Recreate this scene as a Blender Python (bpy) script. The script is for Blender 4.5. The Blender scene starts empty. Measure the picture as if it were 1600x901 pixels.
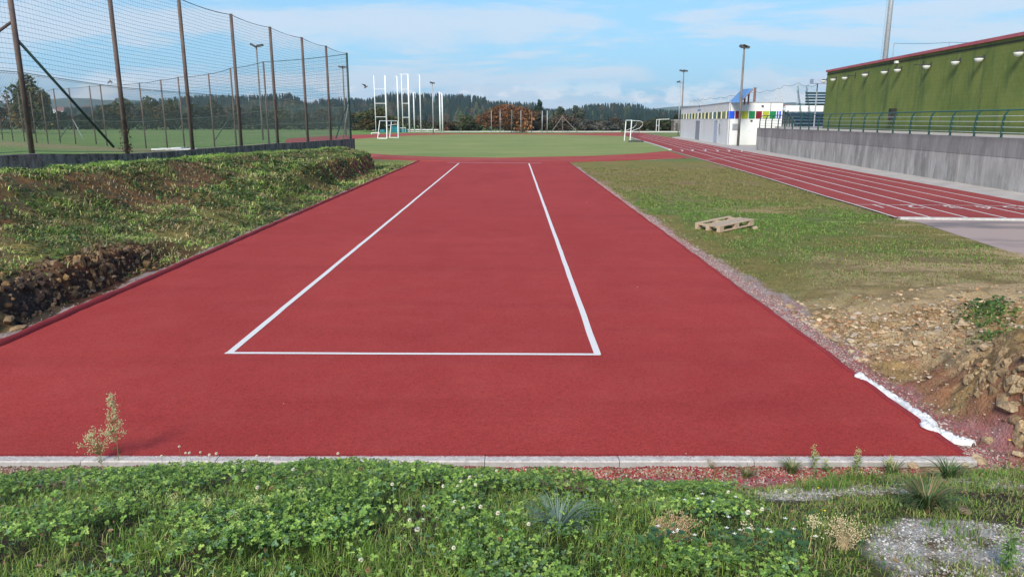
import bpy, math, random
import numpy as np
from mathutils import Vector

# ---------------------------------------------------------------- camera, sky, sun, exposure
scene = bpy.context.scene
EYE = 2.47
FOC = 1155.0                      # focal length in photo pixels (1600 wide)
PITCH = math.atan(262.5 / FOC)
cam_data = bpy.data.cameras.new("camera")
cam = bpy.data.objects.new("camera", cam_data)
scene.collection.objects.link(cam)
cam.location = (0, 0, EYE)
cam.rotation_euler = (math.pi / 2 - PITCH, 0, 0)
cam_data.sensor_width = 36.0
cam_data.lens = 36.0 * FOC / 1600.0
cam_data.clip_start = 0.05
cam_data.clip_end = 9000
scene.camera = cam
scene.render.resolution_x = 1024
scene.render.resolution_y = 576
scene.view_settings.view_transform = 'Standard'
scene.view_settings.look = 'None'
scene.view_settings.gamma = 1
scene.view_settings.exposure = 0.88
scene.view_settings.use_curve_mapping = False

SUN_EL = math.radians(37)
SUN_AZ = math.atan2(-0.36, -0.93)          # direction towards the sun, clockwise from +Y
world = bpy.data.worlds.new("World")
scene.world = world
world.use_nodes = True
wt = world.node_tree
wt.nodes.clear()
def wn(kind, **kw):
    n = wt.nodes.new(kind)
    for k, v in kw.items():
        setattr(n, k, v)
    return n
wout = wn('ShaderNodeOutputWorld')
wbg = wn('ShaderNodeBackground')
wbg.inputs['Strength'].default_value = 0.09
sky = wn('ShaderNodeTexSky', sky_type='NISHITA', sun_disc=False)
sky.sun_elevation = SUN_EL
sky.sun_rotation = SUN_AZ
sky.air_density = 1.15
sky.dust_density = 1.0
sky.ozone_density = 1.6
wl = wt.links.new
geo = wn('ShaderNodeTexCoord')
sep = wn('ShaderNodeSeparateXYZ')
wl(geo.outputs['Generated'], sep.inputs[0])
def wmath(op, a, b=None, c=None, clamp=False):
    n = wn('ShaderNodeMath', operation=op, use_clamp=clamp)
    for i, v in enumerate((a, b, c)):
        if v is None: continue
        if isinstance(v, (int, float)): n.inputs[i].default_value = v
        else: wl(v, n.inputs[i])
    return n.outputs[0]
def wramp(v, a, b):
    n = wn('ShaderNodeMapRange', interpolation_type='SMOOTHSTEP')
    wl(v, n.inputs['Value'])
    n.inputs['From Min'].default_value = a
    n.inputs['From Max'].default_value = b
    return n.outputs['Result']
OFFV = (26.1, 6.6, 0)
zc_ = wmath('MAXIMUM', sep.outputs['Z'], 0.0)
den = wmath('ADD', zc_, 0.15)
px_ = wmath('DIVIDE', sep.outputs['X'], den)
py_ = wmath('DIVIDE', sep.outputs['Y'], den)
comb = wn('ShaderNodeCombineXYZ')
wl(px_, comb.inputs[0]); wl(py_, comb.inputs[1])
def wnoise(vec, scale, detail, rough, off=(0, 0, 0), stretch=(1, 1, 1), dist=0.0):
    m = wn('ShaderNodeMapping')
    m.inputs['Location'].default_value = off
    m.inputs['Scale'].default_value = stretch
    wl(vec, m.inputs['Vector'])
    n = wn('ShaderNodeTexNoise')
    n.inputs['Scale'].default_value = scale
    n.inputs['Detail'].default_value = detail
    n.inputs['Roughness'].default_value = rough
    n.inputs['Distortion'].default_value = dist
    wl(m.outputs[0], n.inputs['Vector'])
    return n.outputs['Fac']
# thin streaky altocumulus sheet
n1 = wnoise(comb.outputs[0], 1.15, 9, 0.62, off=OFFV, stretch=(0.55, 1.0, 1), dist=0.4)
sheet = wramp(n1, 0.46, 0.66)
low = wramp(zc_, 0.24, 0.05)                       # more cloud towards the horizon
n1b = wmath('ADD', n1, wmath('MULTIPLY', low, 0.10))
sheet = wramp(n1b, 0.515, 0.645)
# small bright cumulus heads just above the horizon
n2 = wnoise(geo.outputs['Generated'], 15.0, 7, 0.6, off=(0.3, 0, 0.2), stretch=(1, 1, 2.2))
band = wmath('MULTIPLY', wramp(zc_, 0.058, 0.03), 1.0)
puff = wmath('MULTIPLY', wramp(n2, 0.50, 0.60), band)
mixc = wn('ShaderNodeMix', data_type='RGBA')
wl(wmath('MULTIPLY', sheet, 0.66), mixc.inputs['Factor'])
tint = wn('ShaderNodeMix', data_type='RGBA', blend_type='MULTIPLY')
tint.inputs['Factor'].default_value = 1.0
wl(sky.outputs[0], tint.inputs['A'])
tint.inputs['B'].default_value = (0.52, 0.80, 1.0, 1)
haze_mix = wn('ShaderNodeMix', data_type='RGBA')
wl(wmath('MULTIPLY', wramp(zc_, 0.35, 0.02), 0.75), haze_mix.inputs['Factor'])
wl(tint.outputs['Result'], haze_mix.inputs['A'])
haze_mix.inputs['B'].default_value = (2.35, 4.2, 6.1, 1)
wl(haze_mix.outputs['Result'], mixc.inputs['A'])
mixc.inputs['B'].default_value = (4.5, 4.95, 5.6, 1)
mix2 = wn('ShaderNodeMix', data_type='RGBA')
wl(wmath('MULTIPLY', puff, 0.6), mix2.inputs['Factor'])
wl(mixc.outputs['Result'], mix2.inputs['A'])
mix2.inputs['B'].default_value = (6.2, 6.3, 6.4, 1)
wl(mix2.outputs['Result'], wbg.inputs['Color'])
wl(wbg.outputs[0], wout.inputs['Surface'])

sun_data = bpy.data.lights.new("sun", 'SUN')
sun_data.energy = 2.8
sun_data.angle = math.radians(20.0)
sun_data.color = (1.0, 0.92, 0.80)
sun = bpy.data.objects.new("sun", sun_data)
scene.collection.objects.link(sun)
sdir = Vector((math.sin(SUN_AZ) * math.cos(SUN_EL), math.cos(SUN_AZ) * math.cos(SUN_EL), math.sin(SUN_EL)))
sun.rotation_euler = (-sdir).to_track_quat('-Z', 'Y').to_euler()

# ---------------------------------------------------------------- helpers
rng = np.random.default_rng(7)
random.seed(7)
COL = scene.collection
cT, sT = math.cos(PITCH), math.sin(PITCH)
def ray(x, y):
    u = (x - 800) / FOC; v = (450.5 - y) / FOC
    return np.array([u, cT + v * sT, -sT + v * cT])
def P(x, y, z=0.0):
    d = ray(x, y); t = (z - EYE) / d[2]
    return np.array([0, 0, EYE]) + t * d
def D(x, y, zc):
    return np.array([0, 0, EYE]) + zc * ray(x, y)
def hit(x, y, p, n):
    d = ray(x, y); o = np.array([0, 0, EYE]); n = np.asarray(n, float)
    t = np.dot(np.asarray(p) - o, n) / np.dot(d, n)
    return o + t * d

def hashn(ix, iy, seed):
    h = (ix.astype(np.int64) * 374761393 + iy.astype(np.int64) * 668265263 + seed * 982451653) & 0xffffffff
    h = ((h ^ (h >> 13)) * 1274126177) & 0xffffffff
    h = h ^ (h >> 16)
    return (h & 0xffffff) / float(0xffffff)
def vnoise(x, y, s, seed=0):
    x = np.asarray(x, float) / s; y = np.asarray(y, float) / s
    ix = np.floor(x); iy = np.floor(y); fx = x - ix; fy = y - iy
    fx = fx * fx * (3 - 2 * fx); fy = fy * fy * (3 - 2 * fy)
    a = hashn(ix, iy, seed); b = hashn(ix + 1, iy, seed); c = hashn(ix, iy + 1, seed); d = hashn(ix + 1, iy + 1, seed)
    return (a * (1 - fx) + b * fx) * (1 - fy) + (c * (1 - fx) + d * fx) * fy
def fbm(x, y, s, seed=0, octs=4):
    r = 0; amp = 0.5; tot = 0
    for o in range(octs):
        r = r + amp * vnoise(x, y, s / 2 ** o, seed + o * 17); tot += amp; amp *= 0.55
    return r / tot
def S(t):
    t = np.clip(t, 0, 1); return t * t * (3 - 2 * t)
def mixv(a, b, t):
    t = np.asarray(t)[..., None]
    return np.asarray(a) * (1 - t) + np.asarray(b) * t

def wloc(o):
    v = np.zeros(3)
    while o is not None:
        v += np.array(o.location); o = o.parent
    return v
def link(name, mesh, mat=None, parent=None):
    o = bpy.data.objects.new(name, mesh); COL.objects.link(o)
    if mat: mesh.materials.append(mat)
    if parent is not None: o.parent = parent
    return o
def add_cols(mesh, cols):
    a = mesh.color_attributes.new("Col", 'FLOAT_COLOR', 'POINT')
    c = np.ones((len(mesh.vertices), 4), dtype=np.float32); c[:, :3] = cols
    a.data.foreach_set('color', c.ravel())
def fast(name, V, F, mat=None, parent=None, cols=None, smooth=False):
    V = np.asarray(V, dtype=np.float64)
    if parent is not None: V = V - wloc(parent)
    F = np.asarray(F, dtype=np.int32); n, k = F.shape
    me = bpy.data.meshes.new(name)
    me.vertices.add(len(V)); me.vertices.foreach_set('co', V.astype(np.float32).ravel())
    me.loops.add(n * k); me.loops.foreach_set('vertex_index', F.ravel())
    me.polygons.add(n); me.polygons.foreach_set('loop_start', np.arange(0, n * k, k, dtype=np.int32))
    me.polygons.foreach_set('loop_total', np.full(n, k, dtype=np.int32))
    me.update(calc_edges=True)
    if cols is not None: add_cols(me, cols)
    me.polygons.foreach_set('use_smooth', np.full(n, bool(smooth)))
    me.validate()
    return link(name, me, mat, parent)
def tag(o, label=None, cat=None, group=None, kind=None):
    if label: o['label'] = label
    if cat: o['category'] = cat
    if group: o['group'] = group
    if kind: o['kind'] = kind
    return o
def thing(name, label, cat, loc=(0, 0, 0), group=None):
    o = bpy.data.objects.new(name, None); COL.objects.link(o)
    o.location = tuple(float(v) for v in loc); o.empty_display_size = 0.2
    return tag(o, label, cat, group)
def dup(root, loc, label=None, group=None, rotz=None, scale=None):
    def rec(o, par):
        c = o.copy(); COL.objects.link(c); c.parent = par
        for ch in [k for k in bpy.data.objects if k.parent == o]:
            rec(ch, c)
        return c
    r = rec(root, None); r.location = tuple(float(v) for v in loc)
    if rotz is not None: r.rotation_euler = (0, 0, rotz)
    if scale is not None: r.scale = (scale,) * 3
    if label: r['label'] = label
    if group: r['group'] = group
    return r

class MB:
    def __init__(s): s.V = []; s.F = []
    def add(s, V, F):
        b = len(s.V); s.V += [tuple(map(float, v)) for v in V]; s.F += [tuple(i + b for i in f) for f in F]; return s
    def frame_box(s, o, ux, uy, uz, a, b):
        o, ux, uy, uz = map(np.asarray, (o, ux, uy, uz))
        V = []
        for k in (a[2], b[2]):
            for (i, j) in ((a[0], a[1]), (b[0], a[1]), (b[0], b[1]), (a[0], b[1])):
                V.append(o + ux * i + uy * j + uz * k)
        return s.add(V, [(0, 3, 2, 1), (4, 5, 6, 7), (0, 1, 5, 4), (1, 2, 6, 5), (2, 3, 7, 6), (3, 0, 4, 7)])
    def box(s, a, b):
        return s.frame_box((0, 0, 0), (1, 0, 0), (0, 1, 0), (0, 0, 1), a, b)
    def tube(s, pts, r, n=8, cap=True):
        pts = [np.asarray(p, float) for p in pts]
        if not hasattr(r, '__len__'): r = [r] * len(pts)
        V = []; F = []
        for i, p in enumerate(pts):
            t = pts[min(i + 1, len(pts) - 1)] - pts[max(i - 1, 0)]
            t = t / (np.linalg.norm(t) + 1e-9)
            a = np.cross(t, (0, 0, 1.0) if abs(t[2]) < 0.9 else (1.0, 0, 0)); a /= np.linalg.norm(a)
            b = np.cross(t, a)
            for k in range(n):
                w = 2 * math.pi * k / n
                V.append(p + r[i] * (math.cos(w) * a + math.sin(w) * b))
        for i in range(len(pts) - 1):
            for k in range(n):
                F.append((i * n + k, i * n + (k + 1) % n, (i + 1) * n + (k + 1) % n, (i + 1) * n + k))
        if cap:
            F.append(tuple(range(n - 1, -1, -1))); F.append(tuple((len(pts) - 1) * n + k for k in range(n)))
        return s.add(V, F)
    def build(s, name, mat, parent=None, smooth=False, cols=None):
        V = np.array(s.V)
        if parent is not None: V = V - wloc(parent)
        me = bpy.data.meshes.new(name); me.from_pydata(V.tolist(), [], s.F)
        me.polygons.foreach_set('use_smooth', [bool(smooth)] * len(me.polygons))
        if cols is not None: add_cols(me, cols)
        me.update()
        return link(name, me, mat, parent)

# ---------------------------------------------------------------- materials
def mat(name, color=(0.5, 0.5, 0.5), rough=0.7, metal=0.0, spec=0.4):
    m = bpy.data.materials.new(name); m.use_nodes = True
    b = m.node_tree.nodes['Principled BSDF']
    b.inputs['Base Color'].default_value = (*color, 1)
    b.inputs['Roughness'].default_value = rough
    b.inputs['Metallic'].default_value = metal
    b.inputs['Specular IOR Level'].default_value = spec
    return m
class NT:
    def __init__(s, m):
        s.m = m; s.t = m.node_tree; s.b = s.t.nodes['Principled BSDF']
        s.tc = s.t.nodes.new('ShaderNodeTexCoord').outputs['Object']
    def noise(s, scale, detail=4, rough=0.55, stretch=(1, 1, 1), vec=None, off=(0, 0, 0)):
        mp = s.t.nodes.new('ShaderNodeMapping'); mp.inputs['Scale'].default_value = stretch
        mp.inputs['Location'].default_value = off
        s.t.links.new(vec or s.tc, mp.inputs['Vector'])
        n = s.t.nodes.new('ShaderNodeTexNoise')
        n.inputs['Scale'].default_value = scale; n.inputs['Detail'].default_value = detail
        n.inputs['Roughness'].default_value = rough
        s.t.links.new(mp.outputs[0], n.inputs['Vector']); return n.outputs['Fac']
    def voro(s, scale, feature='F1', out='Distance'):
        n = s.t.nodes.new('ShaderNodeTexVoronoi'); n.inputs['Scale'].default_value = scale; n.feature = feature
        s.t.links.new(s.tc, n.inputs['Vector']); return n.outputs[out]
    def ramp(s, f, a, b):
        n = s.t.nodes.new('ShaderNodeMapRange'); s.t.links.new(f, n.inputs['Value'])
        n.inputs['From Min'].default_value = a; n.inputs['From Max'].default_value = b; return n.outputs['Result']
    def math(s, op, a, b):
        n = s.t.nodes.new('ShaderNodeMath'); n.operation = op
        for i, v in enumerate((a, b)):
            if isinstance(v, (int, float)): n.inputs[i].default_value = v
            else: s.t.links.new(v, n.inputs[i])
        return n.outputs[0]
    def mix(s, f, a, b, blend='MIX'):
        n = s.t.nodes.new('ShaderNodeMix'); n.data_type = 'RGBA'; n.blend_type = blend
        for k, v in (('Factor', f), ('A', a), ('B', b)):
            if isinstance(v, (int, float)): n.inputs[k].default_value = v
            elif isinstance(v, tuple): n.inputs[k].default_value = (*v, 1)
            else: s.t.links.new(v, n.inputs[k])
        return n.outputs['Result']
    def attr(s, name="Col"):
        n = s.t.nodes.new('ShaderNodeAttribute'); n.attribute_name = name; return n.outputs['Color']
    def col(s, c): s.t.links.new(c, s.b.inputs['Base Color'])
    def bump(s, h, strength=0.5, dist=0.01):
        n = s.t.nodes.new('ShaderNodeBump'); n.inputs['Strength'].default_value = strength
        n.inputs['Distance'].default_value = dist
        s.t.links.new(h, n.inputs['Height']); s.t.links.new(n.outputs[0], s.b.inputs['Normal'])

M = {}
def varied(name, c1, c2, scale, rough=0.7, metal=0.0, spec=0.4, stretch=(1, 1, 1), lo=0.35, hi=0.65, bump=0.0, bd=0.004, detail=5):
    m = mat(name, c1, rough, metal, spec); n = NT(m)
    f = n.noise(scale, detail, 0.6, stretch)
    n.col(n.mix(n.ramp(f, lo, hi), c1, c2))
    if bump: n.bump(f, bump, bd)
    M[name] = m; return m

# red rubber track surface
def tartan(name, c1, c2, dark, gscale=150):
    m = mat(name, c1, 0.9, 0, 0.18); n = NT(m)
    big = n.noise(0.5, 5, 0.6, (1, 0.5, 1))
    base = n.mix(n.ramp(big, 0.3, 0.7), c1, c2)
    band = n.noise(0.9, 4, 0.6, (0.12, 1.4, 1))
    base = n.mix(n.math('MULTIPLY', n.ramp(band, 0.48, 0.75), 0.20), base, dark)
    g = n.noise(gscale, 2, 0.7); gm = n.noise(gscale * .3, 3, 0.75)
    base = n.mix(n.math('MULTIPLY', n.ramp(gm, 0.56, 0.30), 0.55), base, dark)
    base = n.mix(n.ramp(g, 0.52, 0.30), base, dark)
    g3 = n.noise(1.7, 6, 0.7, off=(3, 9, 0)); base = n.mix(n.math('MULTIPLY', n.ramp(g3, 0.45, 0.75), 0.12), base, (0.50, 0.13, 0.12))
    v = n.voro(gscale * 0.55)
    base = n.mix(n.math('MULTIPLY', n.ramp(v, 0.12, 0.02), 0.35), base, (0.75, 0.30, 0.30))
    n.col(base); n.bump(n.math('ADD', g, n.math('MULTIPLY', n.noise(70, 3), 0.6)), 0.75, 0.004)
    M[name] = m
tartan('tartan_new', (0.37, 0.042, 0.037), (0.44, 0.056, 0.049), (0.13, 0.013, 0.014))
tartan('tartan_old', (0.28, 0.048, 0.043), (0.37, 0.075, 0.065), (0.14, 0.022, 0.024), 90)
tartan('tartan_band', (0.36, 0.055, 0.045), (0.43, 0.085, 0.065), (0.18, 0.03, 0.028), 90)
tartan('tartan_edge', (0.27, 0.030, 0.036), (0.34, 0.045, 0.05), (0.12, 0.015, 0.018), 180)
m = mat('line_paint', (0.8, 0.8, 0.78), 0.7); n = NT(m)
g = n.noise(180, 2, 0.7); n.col(n.mix(n.ramp(g, 0.44, 0.34), (0.70, 0.69, 0.68), (0.42, 0.16, 0.16))); n.bump(g, 0.5, 0.003); M['line_paint'] = m
m = mat('worn_paint', (0.7, 0.66, 0.63), 0.8); n = NT(m)
g = n.noise(9, 5, 0.75); n.col(n.mix(n.ramp(g, 0.62, 0.40), (0.42, 0.13, 0.12), (0.72, 0.66, 0.62))); M['worn_paint'] = m
# ground: the base colour is stored per vertex, fine grain is added here
m = mat('ground_soil', (0.2, 0.2, 0.1), 0.95, 0, 0.15); n = NT(m)
g = n.noise(45, 6, 0.7); g2 = n.noise(7, 5, 0.65)
k = n.math('ADD', n.ramp(g, 0.25, 0.75), n.math('MULTIPLY', n.ramp(g2, 0.3, 0.7), 0.5))
c = n.mix(n.ramp(k, 0.1, 1.4), (0.45, 0.43, 0.42), (1.45, 1.47, 1.45))
n.col(n.mix(1.0, n.attr(), c, 'MULTIPLY')); n.bump(k, 0.8, 0.03); M['ground_soil'] = m
def attr_mat(name, rough=0.65, spec=0.3, trans=0.25):
    m = mat(name, (0.1, 0.1, 0.1), rough, 0, spec); n = NT(m); a = n.attr(); n.col(a)
    if trans > 0:
        t = m.node_tree; tr = t.nodes.new('ShaderNodeBsdfTranslucent'); mx = t.nodes.new('ShaderNodeMixShader')
        mx.inputs[0].default_value = trans
        t.links.new(a, tr.inputs['Color']); t.links.new(n.b.outputs[0], mx.inputs[1]); t.links.new(tr.outputs[0], mx.inputs[2])
        out = [q for q in t.nodes if q.type == 'OUTPUT_MATERIAL'][0]; t.links.new(mx.outputs[0], out.inputs['Surface'])
    M[name] = m
attr_mat('leaf', 0.5, 0.4, 0.3); attr_mat('blade', 0.5, 0.4, 0.3)
m = mat('stone_mat', (.3, .3, .3), .92, 0, .15); n = NT(m); g = n.noise(35, 5, .75); g2 = n.noise(9, 4, .7)
n.col(n.mix(1.0, n.attr(), n.mix(n.ramp(n.math('ADD', g, g2), .7, 1.3), (.45, .42, .38), (1.35, 1.32, 1.3)), 'MULTIPLY')); n.bump(n.math('ADD', g, g2), .9, .02); M['stone_mat'] = m
attr_mat('foliage_far', 0.85, 0.1, 0.15)
attr_mat('plain_attr', 0.8, 0.2, 0)
m = mat('infield_grass', (0.1, 0.15, 0.04), 0.95, 0, 0.1); n = NT(m)
f1 = n.noise(0.12, 5, 0.6, (0.5, 1.3, 1)); f2 = n.noise(0.5, 5, 0.65, (0.4, 1.6, 1), off=(5, 2, 0)); f3 = n.noise(5, 4, 0.7)
c = n.mix(n.ramp(f1, 0.35, 0.62), (0.165, 0.225, 0.075), (0.25, 0.275, 0.105))
c = n.mix(n.math('MULTIPLY', n.ramp(f2, 0.50, 0.66), 0.9), c, (0.44, 0.37, 0.15))
c = n.mix(n.math('MULTIPLY', n.ramp(f2, 0.46, 0.32), 0.7), c, (0.11, 0.18, 0.055))
c = n.mix(n.ramp(f3, 0.2, 0.8), c, (0.16, 0.21, 0.07), 'MIX'); 
n.col(n.mix(0.25, c, n.mix(n.ramp(f1, 0.35, 0.62), (0.17, 0.235, 0.075), (0.29, 0.30, 0.12)))); M['infield_grass'] = m
m = mat('asphalt', (0.2, 0.15, 0.14), 0.85, 0, 0.3); n = NT(m)
f = n.noise(0.45, 5, 0.6, (0.5, 1.6, 1), off=(2, 0, 0)); g = n.noise(60, 3, 0.7)
c = n.mix(n.ramp(f, 0.52, 0.64), (0.36, 0.27, 0.245), (0.15, 0.13, 0.13))
n.col(n.mix(n.math('MULTIPLY', n.ramp(g, 0.35, 0.65), 0.3), c, (0.34, 0.27, 0.25))); M['asphalt'] = m
varied('paving', (0.33, 0.30, 0.28), (0.44, 0.40, 0.37), 1.4, 0.9, bump=0.2)
# weathered cast concrete wall: vertical streaks, lighter lower lift
m = mat('wall_concrete', (0.3, 0.3, 0.3), 0.9, 0, 0.2); n = NT(m)
st = n.noise(0.8, 7, 0.7, (1.8, 1.8, 0.45)); st2 = n.noise(1.6, 7, 0.75, (2.6, 2.6, 0.6), off=(4, 4, 0)); bl = n.noise(0.9, 5, 0.7)
c = n.mix(n.ramp(st, 0.36, 0.64), (0.26, 0.24, 0.22), (0.50, 0.465, 0.43))
c = n.mix(n.math('MULTIPLY', n.ramp(st2, 0.55, 0.70), 0.75), c, (0.70, 0.68, 0.65))
c = n.mix(n.math('MULTIPLY', n.ramp(st2, 0.42, 0.30), 0.5), c, (0.14, 0.13, 0.13))
sx = n.t.nodes.new('ShaderNodeSeparateXYZ'); n.t.links.new(n.tc, sx.inputs[0])
up = n.ramp(n.math('ADD', sx.outputs['Z'], n.math('MULTIPLY', bl, 0.08)), 1.16, 1.20)
c = n.mix(n.math('MULTIPLY', up, 0.5), c, (0.17, 0.155, 0.155))
seam = n.math('MULTIPLY', n.ramp(sx.outputs['Z'], 1.13, 1.145), n.ramp(sx.outputs['Z'], 1.165, 1.15))
c = n.mix(n.math('MULTIPLY', seam, 0.7), c, (0.08, 0.075, 0.075))
topm = n.math('MULTIPLY', n.ramp(n.math('ADD', sx.outputs['Z'], n.math('MULTIPLY', bl, 0.25)), 1.75, 1.98), 0.35)
c = n.mix(topm, c, (0.10, 0.095, 0.10))
n.col(c); n.bump(n.math('ADD', st, n.noise(14, 4)), 0.4, 0.02); M['wall_concrete'] = m
m = mat('low_wall_concrete', (0.2, 0.2, 0.2), 0.95, 0, 0.15); n = NT(m)
st = n.noise(4.5, 7, 0.75, (1, 1, 0.3)); f = n.noise(16, 6, 0.75)
c = n.mix(n.ramp(st, 0.40, 0.62), (0.075, 0.060, 0.055), (0.31, 0.25, 0.225)); c = n.mix(n.math('MULTIPLY', n.ramp(f, 0.52, 0.68), 0.8), c, (0.36, 0.34, 0.30))
n.col(c); n.bump(f, 0.5, 0.02); M['low_wall_concrete'] = m
m = mat('green_paint', (0.12, 0.2, 0.05), 0.85, 0, 0.2); n = NT(m)
st = n.noise(0.9, 6, 0.65, (1.4, 1.4, 0.22)); bl = n.noise(0.55, 6, 0.65); fi = n.noise(3.5, 5, 0.7, (1, 1, 0.5))
c = n.mix(n.ramp(bl, 0.35, 0.65), (0.145, 0.19, 0.046), (0.21, 0.24, 0.060))
c = n.mix(n.math('MULTIPLY', n.ramp(st, 0.50, 0.66), 0.8), c, (0.080, 0.125, 0.045))
c = n.mix(n.math('MULTIPLY', n.ramp(fi, 0.53, 0.70), 0.55), c, (0.24, 0.29, 0.11))
sx = n.t.nodes.new('ShaderNodeSeparateXYZ'); n.t.links.new(n.tc, sx.inputs[0])
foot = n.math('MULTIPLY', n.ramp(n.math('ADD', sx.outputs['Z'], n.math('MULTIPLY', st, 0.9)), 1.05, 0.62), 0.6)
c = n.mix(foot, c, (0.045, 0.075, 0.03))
br = n.t.nodes.new('ShaderNodeTexBrick'); cb = n.t.nodes.new('ShaderNodeCombineXYZ')
n.t.links.new(sx.outputs['Y'], cb.inputs[0]); n.t.links.new(sx.outputs['Z'], cb.inputs[1]); n.t.links.new(cb.outputs[0], br.inputs['Vector'])
br.inputs['Scale'].default_value = 1.0; br.inputs['Brick Width'].default_value = 0.42; br.inputs['Row Height'].default_value = 0.21
br.inputs['Mortar Size'].default_value = 0.012
c = n.mix(n.math('MULTIPLY', br.outputs['Fac'], 0.22), c, (0.07, 0.11, 0.03))
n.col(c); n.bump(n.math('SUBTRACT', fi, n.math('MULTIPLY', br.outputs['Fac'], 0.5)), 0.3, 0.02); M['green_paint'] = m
varied('red_cap', (0.42, 0.085, 0.10), (0.50, 0.13, 0.15), 1.5, 0.6)
varied('fence_post_mat', (0.085, 0.062, 0.052), (0.17, 0.12, 0.10), 5, 0.8, stretch=(1, 1, 0.35), bump=0.3)
varied('fence_green', (0.022, 0.055, 0.05), (0.04, 0.08, 0.07), 6, 0.6)
varied('net_dark', (0.03, 0.05, 0.055), (0.045, 0.07, 0.075), 3, 0.8)
varied('chain_wire', (0.10, 0.14, 0.12), (0.16, 0.19, 0.17), 3, 0.6)
varied('rail_dark', (0.012, 0.05, 0.045), (0.02, 0.07, 0.06), 6, 0.45)
varied('rail_teal', (0.02, 0.085, 0.08), (0.035, 0.11, 0.105), 6, 0.45)
varied('rail_grey', (0.30, 0.38, 0.36), (0.42, 0.48, 0.46), 5, 0.45)
varied('white_metal', (0.66, 0.67, 0.67), (0.78, 0.78, 0.78), 4, 0.5)
varied('off_white_render', (0.66, 0.65, 0.63), (0.74, 0.73, 0.70), 0.6, 0.85, stretch=(1, 1, 0.4))
varied('galvanised', (0.30, 0.31, 0.32), (0.42, 0.43, 0.44), 4, 0.5, metal=0.3)
varied('pole_brown', (0.12, 0.10, 0.085), (0.22, 0.19, 0.17), 3, 0.7, stretch=(1, 1, 0.3))
varied('concrete_pale', (0.40, 0.39, 0.37), (0.55, 0.54, 0.51), 12, 0.9, bump=0.3)
for nm, c in (('panel_blue', (0.012, 0.07, 0.50)), ('panel_red', (0.16, 0.008, 0.014)), ('panel_yellow', (0.34, 0.36, 0.02)), ('panel_green', (0.006, 0.17, 0.055)),
              ('pane_dark', (0.05, 0.06, 0.055)), ('pane_olive', (0.20, 0.21, 0.11)), ('pane_teal', (0.05, 0.17, 0.17)), ('pane_cream', (0.60, 0.60, 0.32)), ('door_grey', (0.22, 0.24, 0.26)),
              ('door_blue_grey', (0.38, 0.43, 0.50)), ('vent_grey', (0.32, 0.33, 0.35)), ('solar_blue', (0.11, 0.23, 0.45)), ('navy_seat', (0.035, 0.085, 0.13)),
              ('canopy_grey', (0.30, 0.36, 0.45)), ('mat_teal', (0.01, 0.16, 0.19)), ('black_plastic', (0.02, 0.02, 0.02)), ('globe_white', (0.62, 0.64, 0.58)),
              ('dark_metal', (0.05, 0.05, 0.05)), ('gull_grey', (0.12, 0.12, 0.13)), ('cloth_white', (0.60, 0.61, 0.62)), ('rust', (0.20, 0.10, 0.08)), ('mesh_red', (0.3, 0.03, 0.03)), ('sign_blue', (0.10, 0.20, 0.42))):
    varied(nm, c, tuple(v * 1.2 + 0.004 for v in c), 3, 0.45 if 'panel' in nm or 'pane' in nm or 'solar' in nm else 0.75)
varied('pallet_wood', (0.38, 0.27, 0.18), (0.50, 0.38, 0.27), 9, 0.85, stretch=(0.3, 3, 3), bump=0.3)
varied('pallet_grey_wood', (0.33, 0.27, 0.22), (0.45, 0.37, 0.30), 9, 0.85, stretch=(0.3, 3, 3), bump=0.3)
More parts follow.
